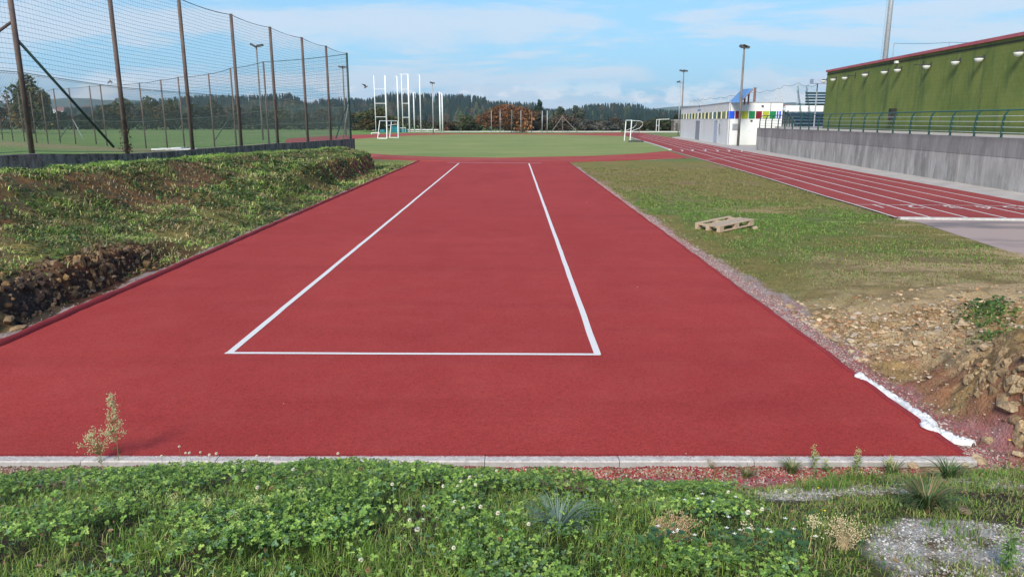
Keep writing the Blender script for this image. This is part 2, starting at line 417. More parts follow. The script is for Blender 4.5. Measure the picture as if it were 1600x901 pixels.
# ---------------------------------------------------------------- terrain (one sheet out to the horizon)
XL, XR = -5.78, 3.42                       # runway edges
Y0 = P(800, 712)[1]                        # front edge of the runway surface
YF = P(800, 252)[1]
def xw(Y): return -12.15 + (Y - 17.5) * 0.074       # line of the fence on its low wall
def ztop(Y): return 1.27 - 0.0168 * (np.clip(Y, 5, 50) - 18)
def terrain(X, Y, rough=True):
    X = np.asarray(X, float); Y = np.asarray(Y, float)
    n1 = fbm(X, Y, 1.6, 3); n2 = fbm(X, Y, 0.35, 5); n3 = vnoise(X, Y, 0.12, 9)
    base = -0.034 + (n2 - 0.5) * 0.02
    # foreground bank the photographer stands on
    F = 0.86 * np.tanh(0.45 / 0.86 * np.maximum(0, np.interp(X, [-3.4, -2.2, -1.2, .1, .6, 1.6, 2.6, 3.4], [4.66, 4.84, 4.92, 4.78, 4.68, 4.72, 4.88, 4.95]) + 0.10 * (n1 - .5) - Y))
    # left bank
    d = XL - 0.28 - X                                   # distance from the runway edge
    W = np.maximum(XL - 0.28 - xw(Y) - 0.35, 1.0)
    near = S((Y - 5.5) / 2) * S((15.5 - Y) / 4)
    h1 = 0.06 + 0.38 * near
    zt = ztop(Y)
    sc = h1 * S((d - 0.12 - 0.25 * (n1 - .5)) / (0.30 + 0.5 * (1 - near)))
    t = np.clip((d - 0.5) / (W - 0.5), 0, 1)
    prof = 0.40 * np.clip(t / .5, 0, 1) + 0.57 * S((t - .40 - .12 * (n1 - .5)) / .34) + .03 * t
    far = S((Y - 17) / 14)
    # steep red cut towards the far end
    prof_far = 0.06 * S(t / 0.08) + 0.74 * S((t - 0.05) / 0.15) + 0.20 * S((t - 0.2) / 0.7)
    prof = prof * (1 - far) + prof_far * far
    scn = np.abs(fbm(X, Y, .25, 213) - .5) * 2; sc = sc + near * S(d / .15) * S((1.1 - d) / .3) * (.16 * (scn - .3) + .05 * (np.abs(fbm(X, Y, .08, 217, 3) - .5) * 2 - .3))
    bank = sc + (zt - h1) * prof + (n1 - 0.5) * 0.34 * S(t * 4) * S((1 - t) * 4) + (n2 - .5) * 0.12 * S(d / .4)
    e = Y - (38.2 + (-7.0 - X) * 2.9)                   # far end of the bank
    bank = bank * S((0.7 - e + (n1 - .5)) / 1.6)
    # terrace of the left field behind the low wall
    dw = xw(Y) - X
    field = np.maximum(0.15, 1.12 - 0.1 * 0) * np.exp(-np.maximum(dw, 0) / 18.0)
    sf = (Y - 46.0) * 0.75 - (-10.0 - X) * 0.66         # beyond the second fence
    field = field * S((2.0 - sf) / 9.0)
    isfield = S((dw - 0.05) / 0.15)
    left = np.where(X < XL - 0.1, bank * (1 - isfield) + field * isfield, 0)
    left = left * S((Y + 3) / 2)
    # right-hand spoil bank next to the runway
    B = np.interp(Y, [0, 5, 6, 7, 8, 9.5, 11, 15, 20], [0.84, 0.74, 0.60, 0.50, 0.40, 0.28, 0.18, 0.05, 0.0])
    w = np.interp(Y, [0, 5, 5.8, 7, 9, 12], [0.3, 0.26, 0.42, 1.3, 2.2, 2.8])
    off = np.interp(Y, [0, 5, 7, 9, 12], [0.30, 0.30, 0.36, 0.45, 0.6])
    right = B * S((X - XR - off - 0.25 * (n1 - .5)) / w) + (n2 - .5) * 0.16 * S((X - XR - off) / .4) * S((13 - Y) / 5)
    ledge = np.floor(n1 * 7 + X * 1.5) / 7
    rr = np.abs(fbm(X, Y, .28, 203) - .5) * 2; r2 = np.abs(fbm(X * 1.3, Y * .8, .09, 207, 3) - .5) * 2
    right = np.where(X > XR, right + (0.07 * (ledge - .6) + .12 * (rr - .3) + .035 * (r2 - .3)) * S((X - XR - off + .1) / .25) * S((8.5 - Y) / 2.5), 0)
    right = right * S((11 - X) / 4 + 0)                 # dies out before the running track
    z = base + np.maximum(np.maximum(F, left), right)
    if rough:
        amp = np.where((X < XL - 0.1) & (Y < 42), 0.05, 0.015) + 0.05 * np.where((X > XR + .35) & (Y < 9.5), 1, 0)
        amp = amp * np.where(Y > 46, 0, 1)
        z = z + (n3 - .5) * amp
    on = (X > XL - 0.02) & (X < XR + 0.02) & (Y > Y0 - 0.08)
    z = np.where(on & (Y < 300), -0.16, z)
    z = np.where((X > 13.5) | (Y > 47), np.minimum(z, np.where((X < -9), 9, -0.030)), z)
    return z
def ground_color(X, Y):
    n1 = fbm(X, Y, 1.9, 21); n2 = fbm(X, Y, 0.55, 25); n3 = fbm(X, Y, 0.16, 29, 3); n4 = fbm(X, Y * 1.8, 4.0, 33)
    GR = np.array((.085, .120, .030)); OL = np.array((.235, .195, .062)); BR = np.array((.27, .19, .098)); DT = np.array((.52, .375, .215))
    RD = np.array((.20, .065, .035)); DK = np.array((.055, .040, .028)); OC = np.array((.42, .27, .12)); GV = np.array((.42, .33, .32)); PK = np.array((.40, .17, .17))
    GG = np.array((.55, .53, .50))
    # default right field: moss, grass patches, bare earth
    g = S((n4 - 0.40) / 0.2)
    greenband = np.exp(-((Y - 19) / 7.0) ** 2) * S((11.5 - X + 6 * (n1 - .5)) / 5)
    c = mixv(OL, BR, S((n1 - 0.46) / 0.2))
    c = mixv(c, GR * 1.5, np.clip(S((n2 - 0.48) / 0.15) * 0.45 + greenband * S((n1 - .30) / .2) * .9, 0, 1))
    dirt = S((13.5 + 6 * (n1 - .5) - Y) / 4) 
    c = mixv(c, mixv(BR, DT, S((n2 - .42) / .2)), dirt * 0.95)
    streak = S((fbm(X * .5, Y * 1.6, 1.6, 44) - .50) / .08) * S((24 - Y) / 6) * S((X - 4.5) / 2)
    c = mixv(c, DT, streak * .8)
    # rubble
    rub = (X > XR) * S((9.8 + 1.5 * (n1 - .5) - Y) / 1.5)
    c = mixv(c, mixv(OC * 1.0, DT * 1.05, S((n2 - .4) / .2)), rub)
    c = mixv(c, DK * 1.6, rub * S((n3 - .60) / .08) * .6)
    c = mixv(c, RD * 1.4, (X > XR) * S((XR + 1.0 - X) / .5) * S((n2 - .45) / .1) * S((8.2 - Y) / 1) * .7)
    c = mixv(c, GR * 1.4, (X > XR) * S((X - (XR + .75 + (Y - 5.5) * .38) + 1.2 * (n2 - .5)) / .3) * S((8.6 - Y) / 1) * S((Y - 5.5) / 1) * S((n2 - .4) / .1) * .8)
    # left bank
    L = X < XL
    d = XL - X
    bc = mixv(GR * 1.15, OL * .8, S((n1 - .42) / .2)); bc = mixv(bc, BR * .62, S((n2 - .47) / .12) * .85)
    bc = mixv(bc, DK, S((n3 - .62) / .06) * .6); bc = bc * (.6 + .8 * fbm(X, Y, 1.1, 231))[..., None]
    W = XL - xw(Y); tt_ = d / W
    bc = mixv(bc, mixv(RD * .6 + BR * .15, DK * 1.5, S((n3 - .45) / .15)), S((tt_ - .42 + .5 * (n1 - .5)) / .15) * S((.86 - tt_) / .08) * .8)
    crest = S((d - W * .80) / .8)
    bc = bc * 1.2; bc = mixv(bc, GR * 2.0, crest * .85)
    near = S((Y - 6) / 2) * S((14.5 - Y) / 2.5) * S((1.15 + .5 * (n1 - .5) - d) / .25)
    rock = mixv(DK * 1.5, OC * .75, S((n2 - .50) / .12)); rock = mixv(rock, RD * .8, S((n1 - .55) / .12) * .7)
    bc = mixv(bc, rock, near)
    mid = S((Y - 9.5) / 1) * S((15.5 - Y) / 1.5) * S((1.25 - d) / .3) * .7
    bc = mixv(bc, RD * .55, mid)
    farcut = S((Y - 24) / 8) * S((d - .65) / .2) * S((1.95 + .8 * (n1 - .5) - d) / .35) * S((n2 - .15) / .12)
    bc = mixv(bc, mixv(RD * 1.15, DK * 1.3, S((n3 - .5) / .12)), farcut)
    c = np.where(L[..., None], bc, c)
    beyond = L & (Y - (38.2 + (-7.0 - X) * 2.9) > 0.2)
    c = np.where(beyond[..., None], mixv(GR * 1.9, OL * 1.2, S((n2 - .45) / .15)), c)
    # left field behind the wall, and everything far away
    fl = (X < xw(Y) - .1) & (Y > 5)
    fc = mixv(np.array((.15, .24, .065)), np.array((.20, .26, .085)), S((n4 - .45) / .2))
    s2 = (Y - 46.0) * 0.75 - (-10.0 - X) * 0.66
    dry = np.exp(-((s2 + 3.2) / 2.6) ** 2) * S((-10 - X) / 5)
    fc = mixv(fc, mixv(np.array((.33, .19, .13)), np.array((.36, .27, .15)), S((n2 - .45) / .2)), dry * .85)
    c = np.where(fl[..., None], fc, c)
    farf = (Y > 47) & ~fl
    c = np.where(farf[..., None], mixv(np.array((.155, .20, .07)), np.array((.22, .23, .09)), S((n4 - .45) / .2)), c)
    # gravel strips along the runway edges
    rs = (X > XR) * S((XR + .28 + .10 * (Y < 20) + .5 * (n2 - .5) + .25 * S((Y - 7) / 2) * S((14 - Y) / 4) - X) / .12) * S((45 - Y) / 5)
    gcol = mixv(GV, PK, np.clip(S((9.5 - Y) / 3) * .8 + .5 * S((n3 - .5) / .1), 0, 1))
    c = mixv(c, gcol, rs)
    ls = L * S((XL * -1 + .26 + .3 * (n2 - .5) + X + 0) * -1 / .1 * -1 + 0) * (Y > 4) * (Y < 46)
    ls = (L & (d < .30 + .3 * (n2 - .5)) & (Y < 46)).astype(float)
    c = mixv(c, GV * .85, ls)
    # foreground bank
    fg = (Y < 4.9) & (X > -7)
    soil = mixv(GR * .9, DK * 1.6, S((n2 - .45) / .15))
    gp = gravel_patch(X, Y)
    soil = mixv(soil, mixv(GG * 1.05, BR * .6, S((n3 - .55) / .12)), gp)
    strip = S((Y - (4.66 + .2 * (n1 - .5))) / .06) * (X < 2.6)
    soil = mixv(soil, mixv(PK, GV * .8, S((n3 - .5) / .12) * (0.35 + 0.65 * (X < -1.6))), strip)
    c = np.where(fg[..., None], soil, c)
    return c
def gravel_patch(X, Y):
    n = fbm(X, Y, 0.5, 61); 
    a = S((X - (1.45 + (Y - 2.6) * .35) + .9 * (n - .5)) / .15) * S((3.35 + .8 * (n - .5) - Y) / .15)
    b = S((X - 1.4) / .3) * S((Y - 3.95 + .3 * (n - .5)) / .1) * S((4.6 - Y) / .1)
    k = np.clip(a + b, 0, 1) * S((3.3 - X) / .3)
    return k * S((n - .40) / .07)
def axis(parts):
    out = [parts[0][0]]
    for (a, b, st) in parts:
        k = max(1, int(round((b - a) / st))); out += list(np.linspace(a, b, k + 1)[1:])
    return np.array(out)
def geom(a, b, n): return list(a + (b - a) * (np.linspace(0, 1, n) ** 3))
gx = np.concatenate([-np.array(geom(70, 2600, 30))[::-1], -np.arange(20.6, 70, .6)[::-1], axis([(-20, -13, .35), (-13, -7.4, .075), (-7.4, -5.9, .04), (-5.9, -3.4, .12), (-3.4, 3.4, .075), (3.4, 4.6, .028), (4.6, 6.5, .05), (6.5, 14, .11), (14, 20, .6)])[1:-1], geom(20, 2600, 34)])
gy = np.concatenate([-np.array(geom(6, 400, 10))[::-1], axis([(-6, 1.5, .5), (1.5, 10, .045), (10, 20, .09), (20, 48, .15)])[1:-1], geom(48, 2600, 60)])
XX, YY = np.meshgrid(gx, gy)
ZZ = terrain(XX, YY)
V = np.stack([XX, YY, ZZ], -1).reshape(-1, 3)
ny, nx = XX.shape
idx = np.arange(nx * ny).reshape(ny, nx)
Fq = np.stack([idx[:-1, :-1], idx[:-1, 1:], idx[1:, 1:], idx[1:, :-1]], -1).reshape(-1, 4)
g = fast('ground', V, Fq, M['ground_soil'], cols=ground_color(XX, YY).reshape(-1, 3), smooth=True)
tag(g, 'earth, moss and grass ground around the red runway', kind='structure')

# ---------------------------------------------------------------- flat surfaces
def ngon_sheet(name, pts, z, m, kind='structure', thick=0.09):
    b = MB(); n = len(pts)
    top = [(p[0], p[1], z) for p in pts]
    if thick:
        bot = [(p[0], p[1], z - thick) for p in pts]
        b.add(top + bot, [tuple(range(n))] + [(i, i + n, (i + 1) % n + n, (i + 1) % n) for i in range(n)])
    else:
        b.add(top, [tuple(range(n))])
    o = b.build(name, m)
    if o.data.polygons[0].normal.z < 0:
        o.data.flip_normals()
    o['kind'] = kind
    return o
def pp(lst): return [P(x, y) for x, y in lst]
ring_out = [(1080,246.5),(1000,249.5),(893,252.7),(780,252.4),(655,250.5),(574,247.5),(530,241),(490,234),(460,227),(445,221.5),(450,216.8),(500,213),(560,210.6),(640,208.4),(720,208.4),(800,208.7),(870,208.8),(930,208.3),(966,207.6)]
ring_in = [(1042,236),(1000,240),(930,243.5),(780,246.5),(690,245.3),(610,242.3),(568,239.3),(545,235),(530,230),(525,225),(532,221),(556,217.3),(600,214.3),(650,211.6),(710,210),(790,210.2),(870,210.6),(920,211.6),(975,212.8)]
Vr = [(*P(a, b)[:2], 0.004) for a, b in ring_out] + [(*P(a, b)[:2], 0.004) for a, b in ring_in]
k = len(ring_out)
nv_ = len(Vr)
Vr += [(a, b, -.08) for a, b, _ in Vr]
mb = MB().add(Vr, [(i, i + k, i + 1 + k, i + 1) for i in range(k - 1)] + [(i, i + 1, i + 1 + nv_, i + nv_) for i in list(range(k - 1)) + list(range(k, 2 * k - 1))])
o = mb.build('curved_track', M['tartan_band'])
if o.data.polygons[0].normal.z < 0: o.data.flip_normals()
o['kind'] = 'structure'
ngon_sheet('infield_lawn', pp(ring_in + [(985,214.6),(1000,219.7),(1015,224),(1040,232),(1048,235.3)]), 0.008, M['infield_grass'])
outer = [(1000,207.3),(1050,215.3),(1132,230.5),(1195,242),(1240,249.5),(1350,270),(1500,297),(1600,315.4),(1757,344)]
inner = [(1400,339.6),(1337,320),(1287,305.5),(1200,278.5),(1150,263.5),(1090,247),(1048,235.3),(1015,224),(1000,219.7),(985,214.5),(972,209.5),(966,207.4)]
ngon_sheet('running_track', pp(outer) + pp([(1600,342.6)]) + pp(inner), 0.0, M['tartan_old'])
def wallx(Y): return 17.8 + 0.0775 * (Y - 25)
WY0, WY1 = 6.0, 64.3
ngon_sheet('paving', pp([(1050,214.4)] + outer[1:]) + [(wallx(18), 18), (wallx(WY1), WY1)] + pp([(1184,227.5),(1136,226.0),(1062.5,213.4)]), -0.008, M['paving'])
ngon_sheet('asphalt_yard', pp([(1400,341.2),(1433,345.2),(1600,399),(1900,497)]) + [(17.2, 8.0), (wallx(18) - .02, 18)] + pp([(1757,345.8),(1600,343.6)]), -0.016, M['asphalt'])

# runway: thick rubber slab with raised ragged edges
z = 0.012
ys = np.linspace(Y0, YF, 260)
def edge_x(x0, Y, seed, a): return x0 + a * (fbm(Y, Y * 0 + seed, 0.5, seed) - .5)
Lx = edge_x(XL, ys, 71, .05); Rx = edge_x(XR, ys, 75, .09)
Vv = np.concatenate([np.stack([Lx, ys, ys * 0 - .10], 1), np.stack([Lx, ys, ys * 0 + z], 1), np.stack([Rx, ys, ys * 0 + z], 1), np.stack([Rx + .02, ys, ys * 0 - .10], 1)])
n_ = len(ys); fq = []
for a in range(3):
    for i in range(n_ - 1): fq.append((a * n_ + i, (a + 1) * n_ + i, (a + 1) * n_ + i + 1, a * n_ + i + 1))
rw = fast('runway', Vv, fq, M['tartan_new'])
if rw.data.polygons[n_ + 5].normal.z < 0: rw.data.flip_normals()
tag(rw, kind='structure')
# raised red edging along the left side, thin rough lip along the right
def edging(name, x0, w, h, seed, label):
    yy = np.linspace(Y0, YF, 420); V = []; prof = [(-1, -.10 / h), (-.85, .55), (-.3, 1), (.35, .95), (.8, .45), (1, .0)]
    sn = fbm(yy, yy * 0, .45, seed) - .5; hn = fbm(yy, yy * 0 + 3, .25, seed + 5) - .5
    for i, y in enumerate(yy):
        for (u, v) in prof:
            V.append((x0 + sn[i] * .05 + u * w * (1 + .35 * hn[i]), y, z + v * h * (1 + .5 * hn[i])))
    m_ = len(prof); F = [(i * m_ + j, i * m_ + j + 1, (i + 1) * m_ + j + 1, (i + 1) * m_ + j) for i in range(len(yy) - 1) for j in range(m_ - 1)]
    o = fast(name, V, F, M['tartan_edge'], smooth=True)
    return tag(o, label, 'edging')
edging('rubber_edging', XL + .02, .055, .055, 81, 'raised dark red rubber edging along the left side of the runway')
edging('rubber_edging', XR - .01, .035, .018, 85, 'thin ragged red rubber lip along the right side of the runway')

# painted lines
zl = z + 0.004
def ribbon(b, p, q, w, z, wav=0.0, seed=0, n=1):
    p = np.array(p[:2], float); q = np.array(q[:2], float); t = q - p; L = np.linalg.norm(t); t /= L; s = np.array([-t[1], t[0]])
    V = []; 
    for i in range(n + 1):
        c = p + t * L * i / n
        o1 = wav * (fbm(np.array([i * L / n]), np.array([1.]), .8, seed)[0] - .5) * 2
        ww = w * (1 + wav * 6 * (vnoise(np.array([i * L / n]), np.array([5.]), .3, seed)[0] - .5))
        V.append((*(c + s * (o1 + ww / 2)), z)); V.append((*(c + s * (o1 - ww / 2)), z))
    b.add(V, [(2 * i, 2 * i + 1, 2 * i + 3, 2 * i + 2) for i in range(n)])
lA, lB = P(358, 553.5), P(717, 255.5); rA, rB = P(934, 555.5), P(826.5, 255.8)
b = MB()
ribbon(b, lA, lB, .075, zl, .012, 3, 90); ribbon(b, rA, rB, .075, zl, .008, 5, 90)
b.build('runway_side_lines', M['line_paint'])['kind'] = 'structure'
b = MB(); ribbon(b, P(352, 553.4), P(938, 555.6), .062, zl + .002, .006, 9, 30)
ribbon(b, P(699, 254.3), P(846, 255.4), .10, zl + .002, 0, 9, 6)
b.build('runway_cross_lines', M['line_paint'])['kind'] = 'structure'
b = MB(); zt_ = 0.0045
VPX, VPY = 917.0, 190.0
def lane(x, y, yfar=211.0, w=.06):
    s = (x - VPX) / (y - VPY); yf = yfar
    ribbon(b, P(x, y), P(VPX + s * (yf - VPY), yf), w, zt_)
for x, y, yf in ((1457, 340.6, 212.5), (1515, 341, 212), (1577, 342, 211), (1640, 343.3, 210.5), (1700, 343.5, 210)):
    lane(x, y, yf)
pts = pp([(1401, 340), (1337.5, 320.4), (1287.5, 306), (1200, 278.8), (1150, 263.9), (1090, 247.4), (1049, 235.6)])
for i in range(len(pts) - 1): ribbon(b, pts[i], pts[i + 1], .06, zt_ + .003)
ribbon(b, P(1337, 320), P(1700, 323), .05, zt_ + .006); ribbon(b, P(1206, 280), P(1236, 280.4), .05, zt_ + .006)
ribbon(b, P(1102, 250), P(1190, 241), .05, zt_ + .006); ribbon(b, P(1000, 251), P(1085, 246), .05, zt_ + .006)
for x, y in ((1066, 235.5), (1082, 235.2), (1102, 235.3), (1121, 235.8), (1139, 235.8), (1159, 236)):
    ribbon(b, P(x - 3, y - 1.6), P(x + 1.5, y - .4), .1, zt_ + .009); ribbon(b, P(x + 1.5, y - .4), P(x - 1, y + 1.4), .1, zt_ + .012)
b.build('lane_lines', M['line_paint'])['kind'] = 'structure'
# faint lines of the curve
b = MB()
q = [tuple(np.array(P(*a)) * .45 + np.array(P(*c)) * .55) for a, c in zip(ring_out, ring_in)]
for i in range(3, 12): ribbon(b, q[i], q[i + 1], .05, .008)
b.build('curve_lane_line', M['worn_paint'])['kind'] = 'structure'
# worn lane numerals near the start
def numeral(ch, x, y):
    cu = bpy.data.curves.new('numeral', 'FONT'); cu.body = ch; cu.size = 1.15; cu.align_x = 'CENTER'; cu.align_y = 'CENTER'
    o = bpy.data.objects.new('tmp', cu); COL.objects.link(o)
    dg = bpy.context.evaluated_depsgraph_get(); me = bpy.data.meshes.new_from_object(o.evaluated_get(dg))
    bpy.data.objects.remove(o)
    V = np.array([v.co[:] for v in me.vertices]); V[:, 0] *= .85
    a = math.radians(-5.7) + math.pi; V2 = V.copy(); V2[:, 0] = V[:, 0] * math.cos(a) - V[:, 1] * math.sin(a); V2[:, 1] = V[:, 0] * math.sin(a) + V[:, 1] * math.cos(a)
    p = P(x, y); V2 += np.array([p[0], p[1], .0155])
    for i, v in enumerate(me.vertices): v.co = V2[i]
    me.name = 'lane_number'
    o = link('lane_number', me, M['worn_paint']); o['kind'] = 'structure'
for ch, (x, y) in zip('12345', ((1371, 322.6), (1425, 323.3), (1487, 323.8), (1538, 324.5), (1582, 325.2))): numeral(ch, x, y)

# kerbs: concrete kerb at the front of the runway, white kerb inside the track bend
m = mat('kerb_concrete', (.5, .5, .5), .9, 0, .2); n = NT(m)
sx = n.t.nodes.new('ShaderNodeSeparateXYZ'); n.t.links.new(n.tc, sx.inputs[0])
gr = n.noise(75, 4, .8); gr2 = n.noise(14, 4, .7); yy = n.math('ADD', sx.outputs['Y'], n.math('MULTIPLY', n.math('SUBTRACT', gr, .5), .09))
c = n.mix(n.ramp(gr2, .3, .7), (.36, .34, .32), (.60, .57, .54))
c = n.mix(n.ramp(gr, .56, .62), c, (.36, .13, .13))
c = n.mix(n.ramp(yy, Y0 - .03, Y0 - .012), c, (.30, .04, .045))
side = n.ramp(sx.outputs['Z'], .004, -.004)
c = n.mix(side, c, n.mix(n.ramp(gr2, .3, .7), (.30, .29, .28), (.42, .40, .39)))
n.col(c); n.bump(gr, .5, .006); M['kerb_concrete'] = m
b = MB(); xs = np.arange(-6.2, 3.5, 1.0); KW = .105
for i, x in enumerate(xs):
    x1 = min(x + .995, 3.45); dz = .0 if i % 2 else -.002
    b.add([(x, Y0 - KW, -.2), (x1, Y0 - KW, -.2), (x1, Y0 - KW, dz), (x, Y0 - KW, dz), (x1, Y0 - KW + .01, .009 + dz), (x, Y0 - KW + .01, .009 + dz), (x1, Y0 + .003, .009 + dz), (x, Y0 + .003, .009 + dz), (x1, Y0, -.2), (x, Y0, -.2)],
          [(0, 1, 2, 3), (3, 2, 4, 5), (5, 4, 6, 7), (7, 6, 8, 9), (0, 3, 5, 7, 9), (1, 8, 6, 4, 2)])
tag(b.build('concrete_kerb', M['kerb_concrete']), 'pale concrete kerb of short blocks across the near end of the runway', 'kerb')
b = MB(); pts = pp([(985, 214.8), (1000, 219.9), (1015, 224.2), (1031, 229.2), (1040, 232.2), (1047, 235)])
for i in range(len(pts) - 1):
    p, q_ = pts[i], pts[i + 1]; t = (q_ - p) / np.linalg.norm(q_ - p); s_ = np.array([-t[1], t[0], 0])
    b.frame_box(p, t, s_, (0, 0, 1), (0, -.1, -.05), (np.linalg.norm(q_ - p) - .02, .1, .07))
b.tube([pts[-1] + np.array((0, 0, -.05)), pts[-1] + np.array((0, 0, .12))], .16, 10)
tag(b.build('infield_kerb', M['concrete_pale']), 'white kerb along the right edge of the infield beside the track', 'kerb')
b = MB(); pe = P(1404, 340.6); qe = P(1600, 343.2); t = (qe - pe) / np.linalg.norm(qe - pe)
b.frame_box(pe, t, (-t[1], t[0], 0), (0, 0, 1), (0, -.12, -.1), (14, .05, .03))
tag(b.build('track_end_kerb', M['concrete_pale']), 'flush pale concrete kerb across the near end of the running track', 'kerb')
b = MB()
for i in range(60):
    a0 = 970 - i * 14
    if a0 < 640: break
    p, q_ = P(a0, 206.0), P(a0 - 13.6, 206.0); b.box((q_[0], p[1] - .1, -.05), (p[0], p[1] + .1, .16))
tag(b.build('far_kerb', M['concrete_pale']), 'long low pale kerb behind the curve of the track, in front of the bushes', 'kerb')
b = MB(); p, q_ = P(700, 204.8), P(630, 204.4)
b.box((q_[0], p[1], .22), (p[0], p[1] + .15, .40))
for i in range(8): b.box((q_[0] + i * (p[0] - q_[0] - .1) / 7, p[1] + .02, -.05), (q_[0] + i * (p[0] - q_[0] - .1) / 7 + .1, p[1] + .12, .22))
tag(b.build('boundary_rail', M['white_metal']), 'low white rail behind the white poles left of the field', 'rail')
b = MB(); p, q_ = P(1062, 206.8), P(976, 206.8)
b.box((q_[0], p[1], -.05), (p[0], p[1] + .2, .22))
tag(b.build('boundary_wall', M['concrete_pale']), 'low pale wall behind the far end of the straight track, by the white building', 'wall')

# far hills
def hill(name, xs, top, zc0, zc1, base_y, th, K=10, colr=(.035, .055, .035)):
    V = []; C = []
    for k in range(K + 1):
        f = k / K; zc = zc0 + (zc1 - zc0) * f
        for x in xs:
            yt = np.interp(x, [t[0] for t in top], [t[1] for t in top])
            y = base_y + (yt - base_y) * f
            p = D(x, y, zc); p[2] = max(p[2] - th, -1.0) if k else -1.0
            V.append(p); nn = vnoise(p[0], p[1], 40., 4)
            C.append(np.array(colr) * (.7 + .7 * nn))
    nX = len(xs)
    # back slope
    for x in xs:
        p = D(x, 188, zc1 * 1.25); p[2] = -1; V.append(p); C.append(colr)
    F = [(k * nX + i, k * nX + i + 1, (k + 1) * nX + i + 1, (k + 1) * nX + i) for k in range(K + 1) for i in range(nX - 1)]
    o = fast(name, V, F, M['plain_attr'], cols=np.array(C), smooth=True); o['kind'] = 'structure'; return o
topA = [(-400,168),(130,166),(170,162),(270,151),(300,148.5),(330,147),(400,147),(455,144),(466,150),(476,160),(488,158),(500,153),(520,151),(545,151),(572,153),(592,147),(610,143),(650,144),(700,145),(740,147),(758,150),(766,157),(785,156),(835,159),(850,168),(880,170),(905,166),(918,161.5),(960,159.5),(1000,160.5),(1012,168),(1040,170),(1062,171),(1230,171),(1600,176),(1900,178)]
HX = list(range(-400, 1901, 20))
hill('hills', HX, topA, 500, 760, 176, 12.5)
hill('distant_hills', list(range(-500, 1901, 20)), [(-500,162),(60,161),(85,154),(110,153),(140,154),(165,157),(200,156),(260,160),(600,172),(1000,172),(1040,168),(1062,166),(1222,161),(1240,160),(1262,163),(1290,165),(1500,170),(1900,174)], 1300, 1900, 182, 0, 8, (.09, .12, .09))
# ---------------------------------------------------------------- left fence with its low wall
def terr1(x, y): return float(terrain(np.array([x]), np.array([y]), False)[0])
LF = thing('sports_net_fence', 'tall fence of brown posts with dark net on the low wall above the left bank', 'fence', (xw(17.5), 17.5, 1.5))
post_px = [(-170, 252, 14.7), (50, 239, 18.6), (199, 240, 22.5), (301, 233, 26.4), (377, 227.5, 30.3), (434, 223.5, 34.2), (481, 220.8, 38.1), (517, 218.4, 42.1), (548, 216.6, 46.0)]
posts = []
for i, (x, y, zc) in enumerate(post_px):
    p = D(x, y, zc); posts.append(p)
H = 5.1
tops = [p + np.array((0, 0, H)) for p in posts]
rp = .062
for i, p in enumerate(posts):
    b = MB(); b.tube([p + (0, 0, -.15), p + (0, 0, H)], [rp * 1.1, rp], 10)
    b.build('post', M['fence_post_mat' if i < 8 else 'fence_green'], LF, True)
# braces
def brace(par, p, q, r=.035, m='fence_green'):
    MB().tube([p, q], r, 8).build('brace', M[m], par, True)
brace(LF, posts[1] + (0, 0, 2.75), posts[1] + np.array([.62, 2.75, .05]))
brace(LF, posts[1] + (0, 0, 3.15), posts[1] + np.array([-2.6, -1.8, .6]), .035, 'fence_post_mat')
brace(LF, posts[8] + (0, 0, 2.35), posts[8] + np.array([-.15, -3.3, .1]))
brace(LF, posts[8] + (0, 0, 2.3), posts[8] + np.array([-.75, .9, -.35]), .03, 'galvanised')
def sagline(A, B, sag, n=6):
    return [A + (B - A) * k / n - np.array((0, 0, sag * 4 * (k / n) * (1 - k / n))) for k in range(n + 1)]
b = MB()
for i in range(len(posts) - 1): b.tube(sagline(tops[i] - (0, 0, .03), tops[i + 1] - (0, 0, .03), .07), .011, 5, False)
b.build('top_cable', M['net_dark'], LF)
b = MB()
for hh, r_ in ((1.95, .008), (1.0, .005), (.05, .006)):
    for i in range(len(posts) - 1): b.tube(sagline(posts[i] + (0, 0, hh), posts[i + 1] + (0, 0, hh), .01), r_, 4, False)
b.build('tension_wire', M['chain_wire'], LF)
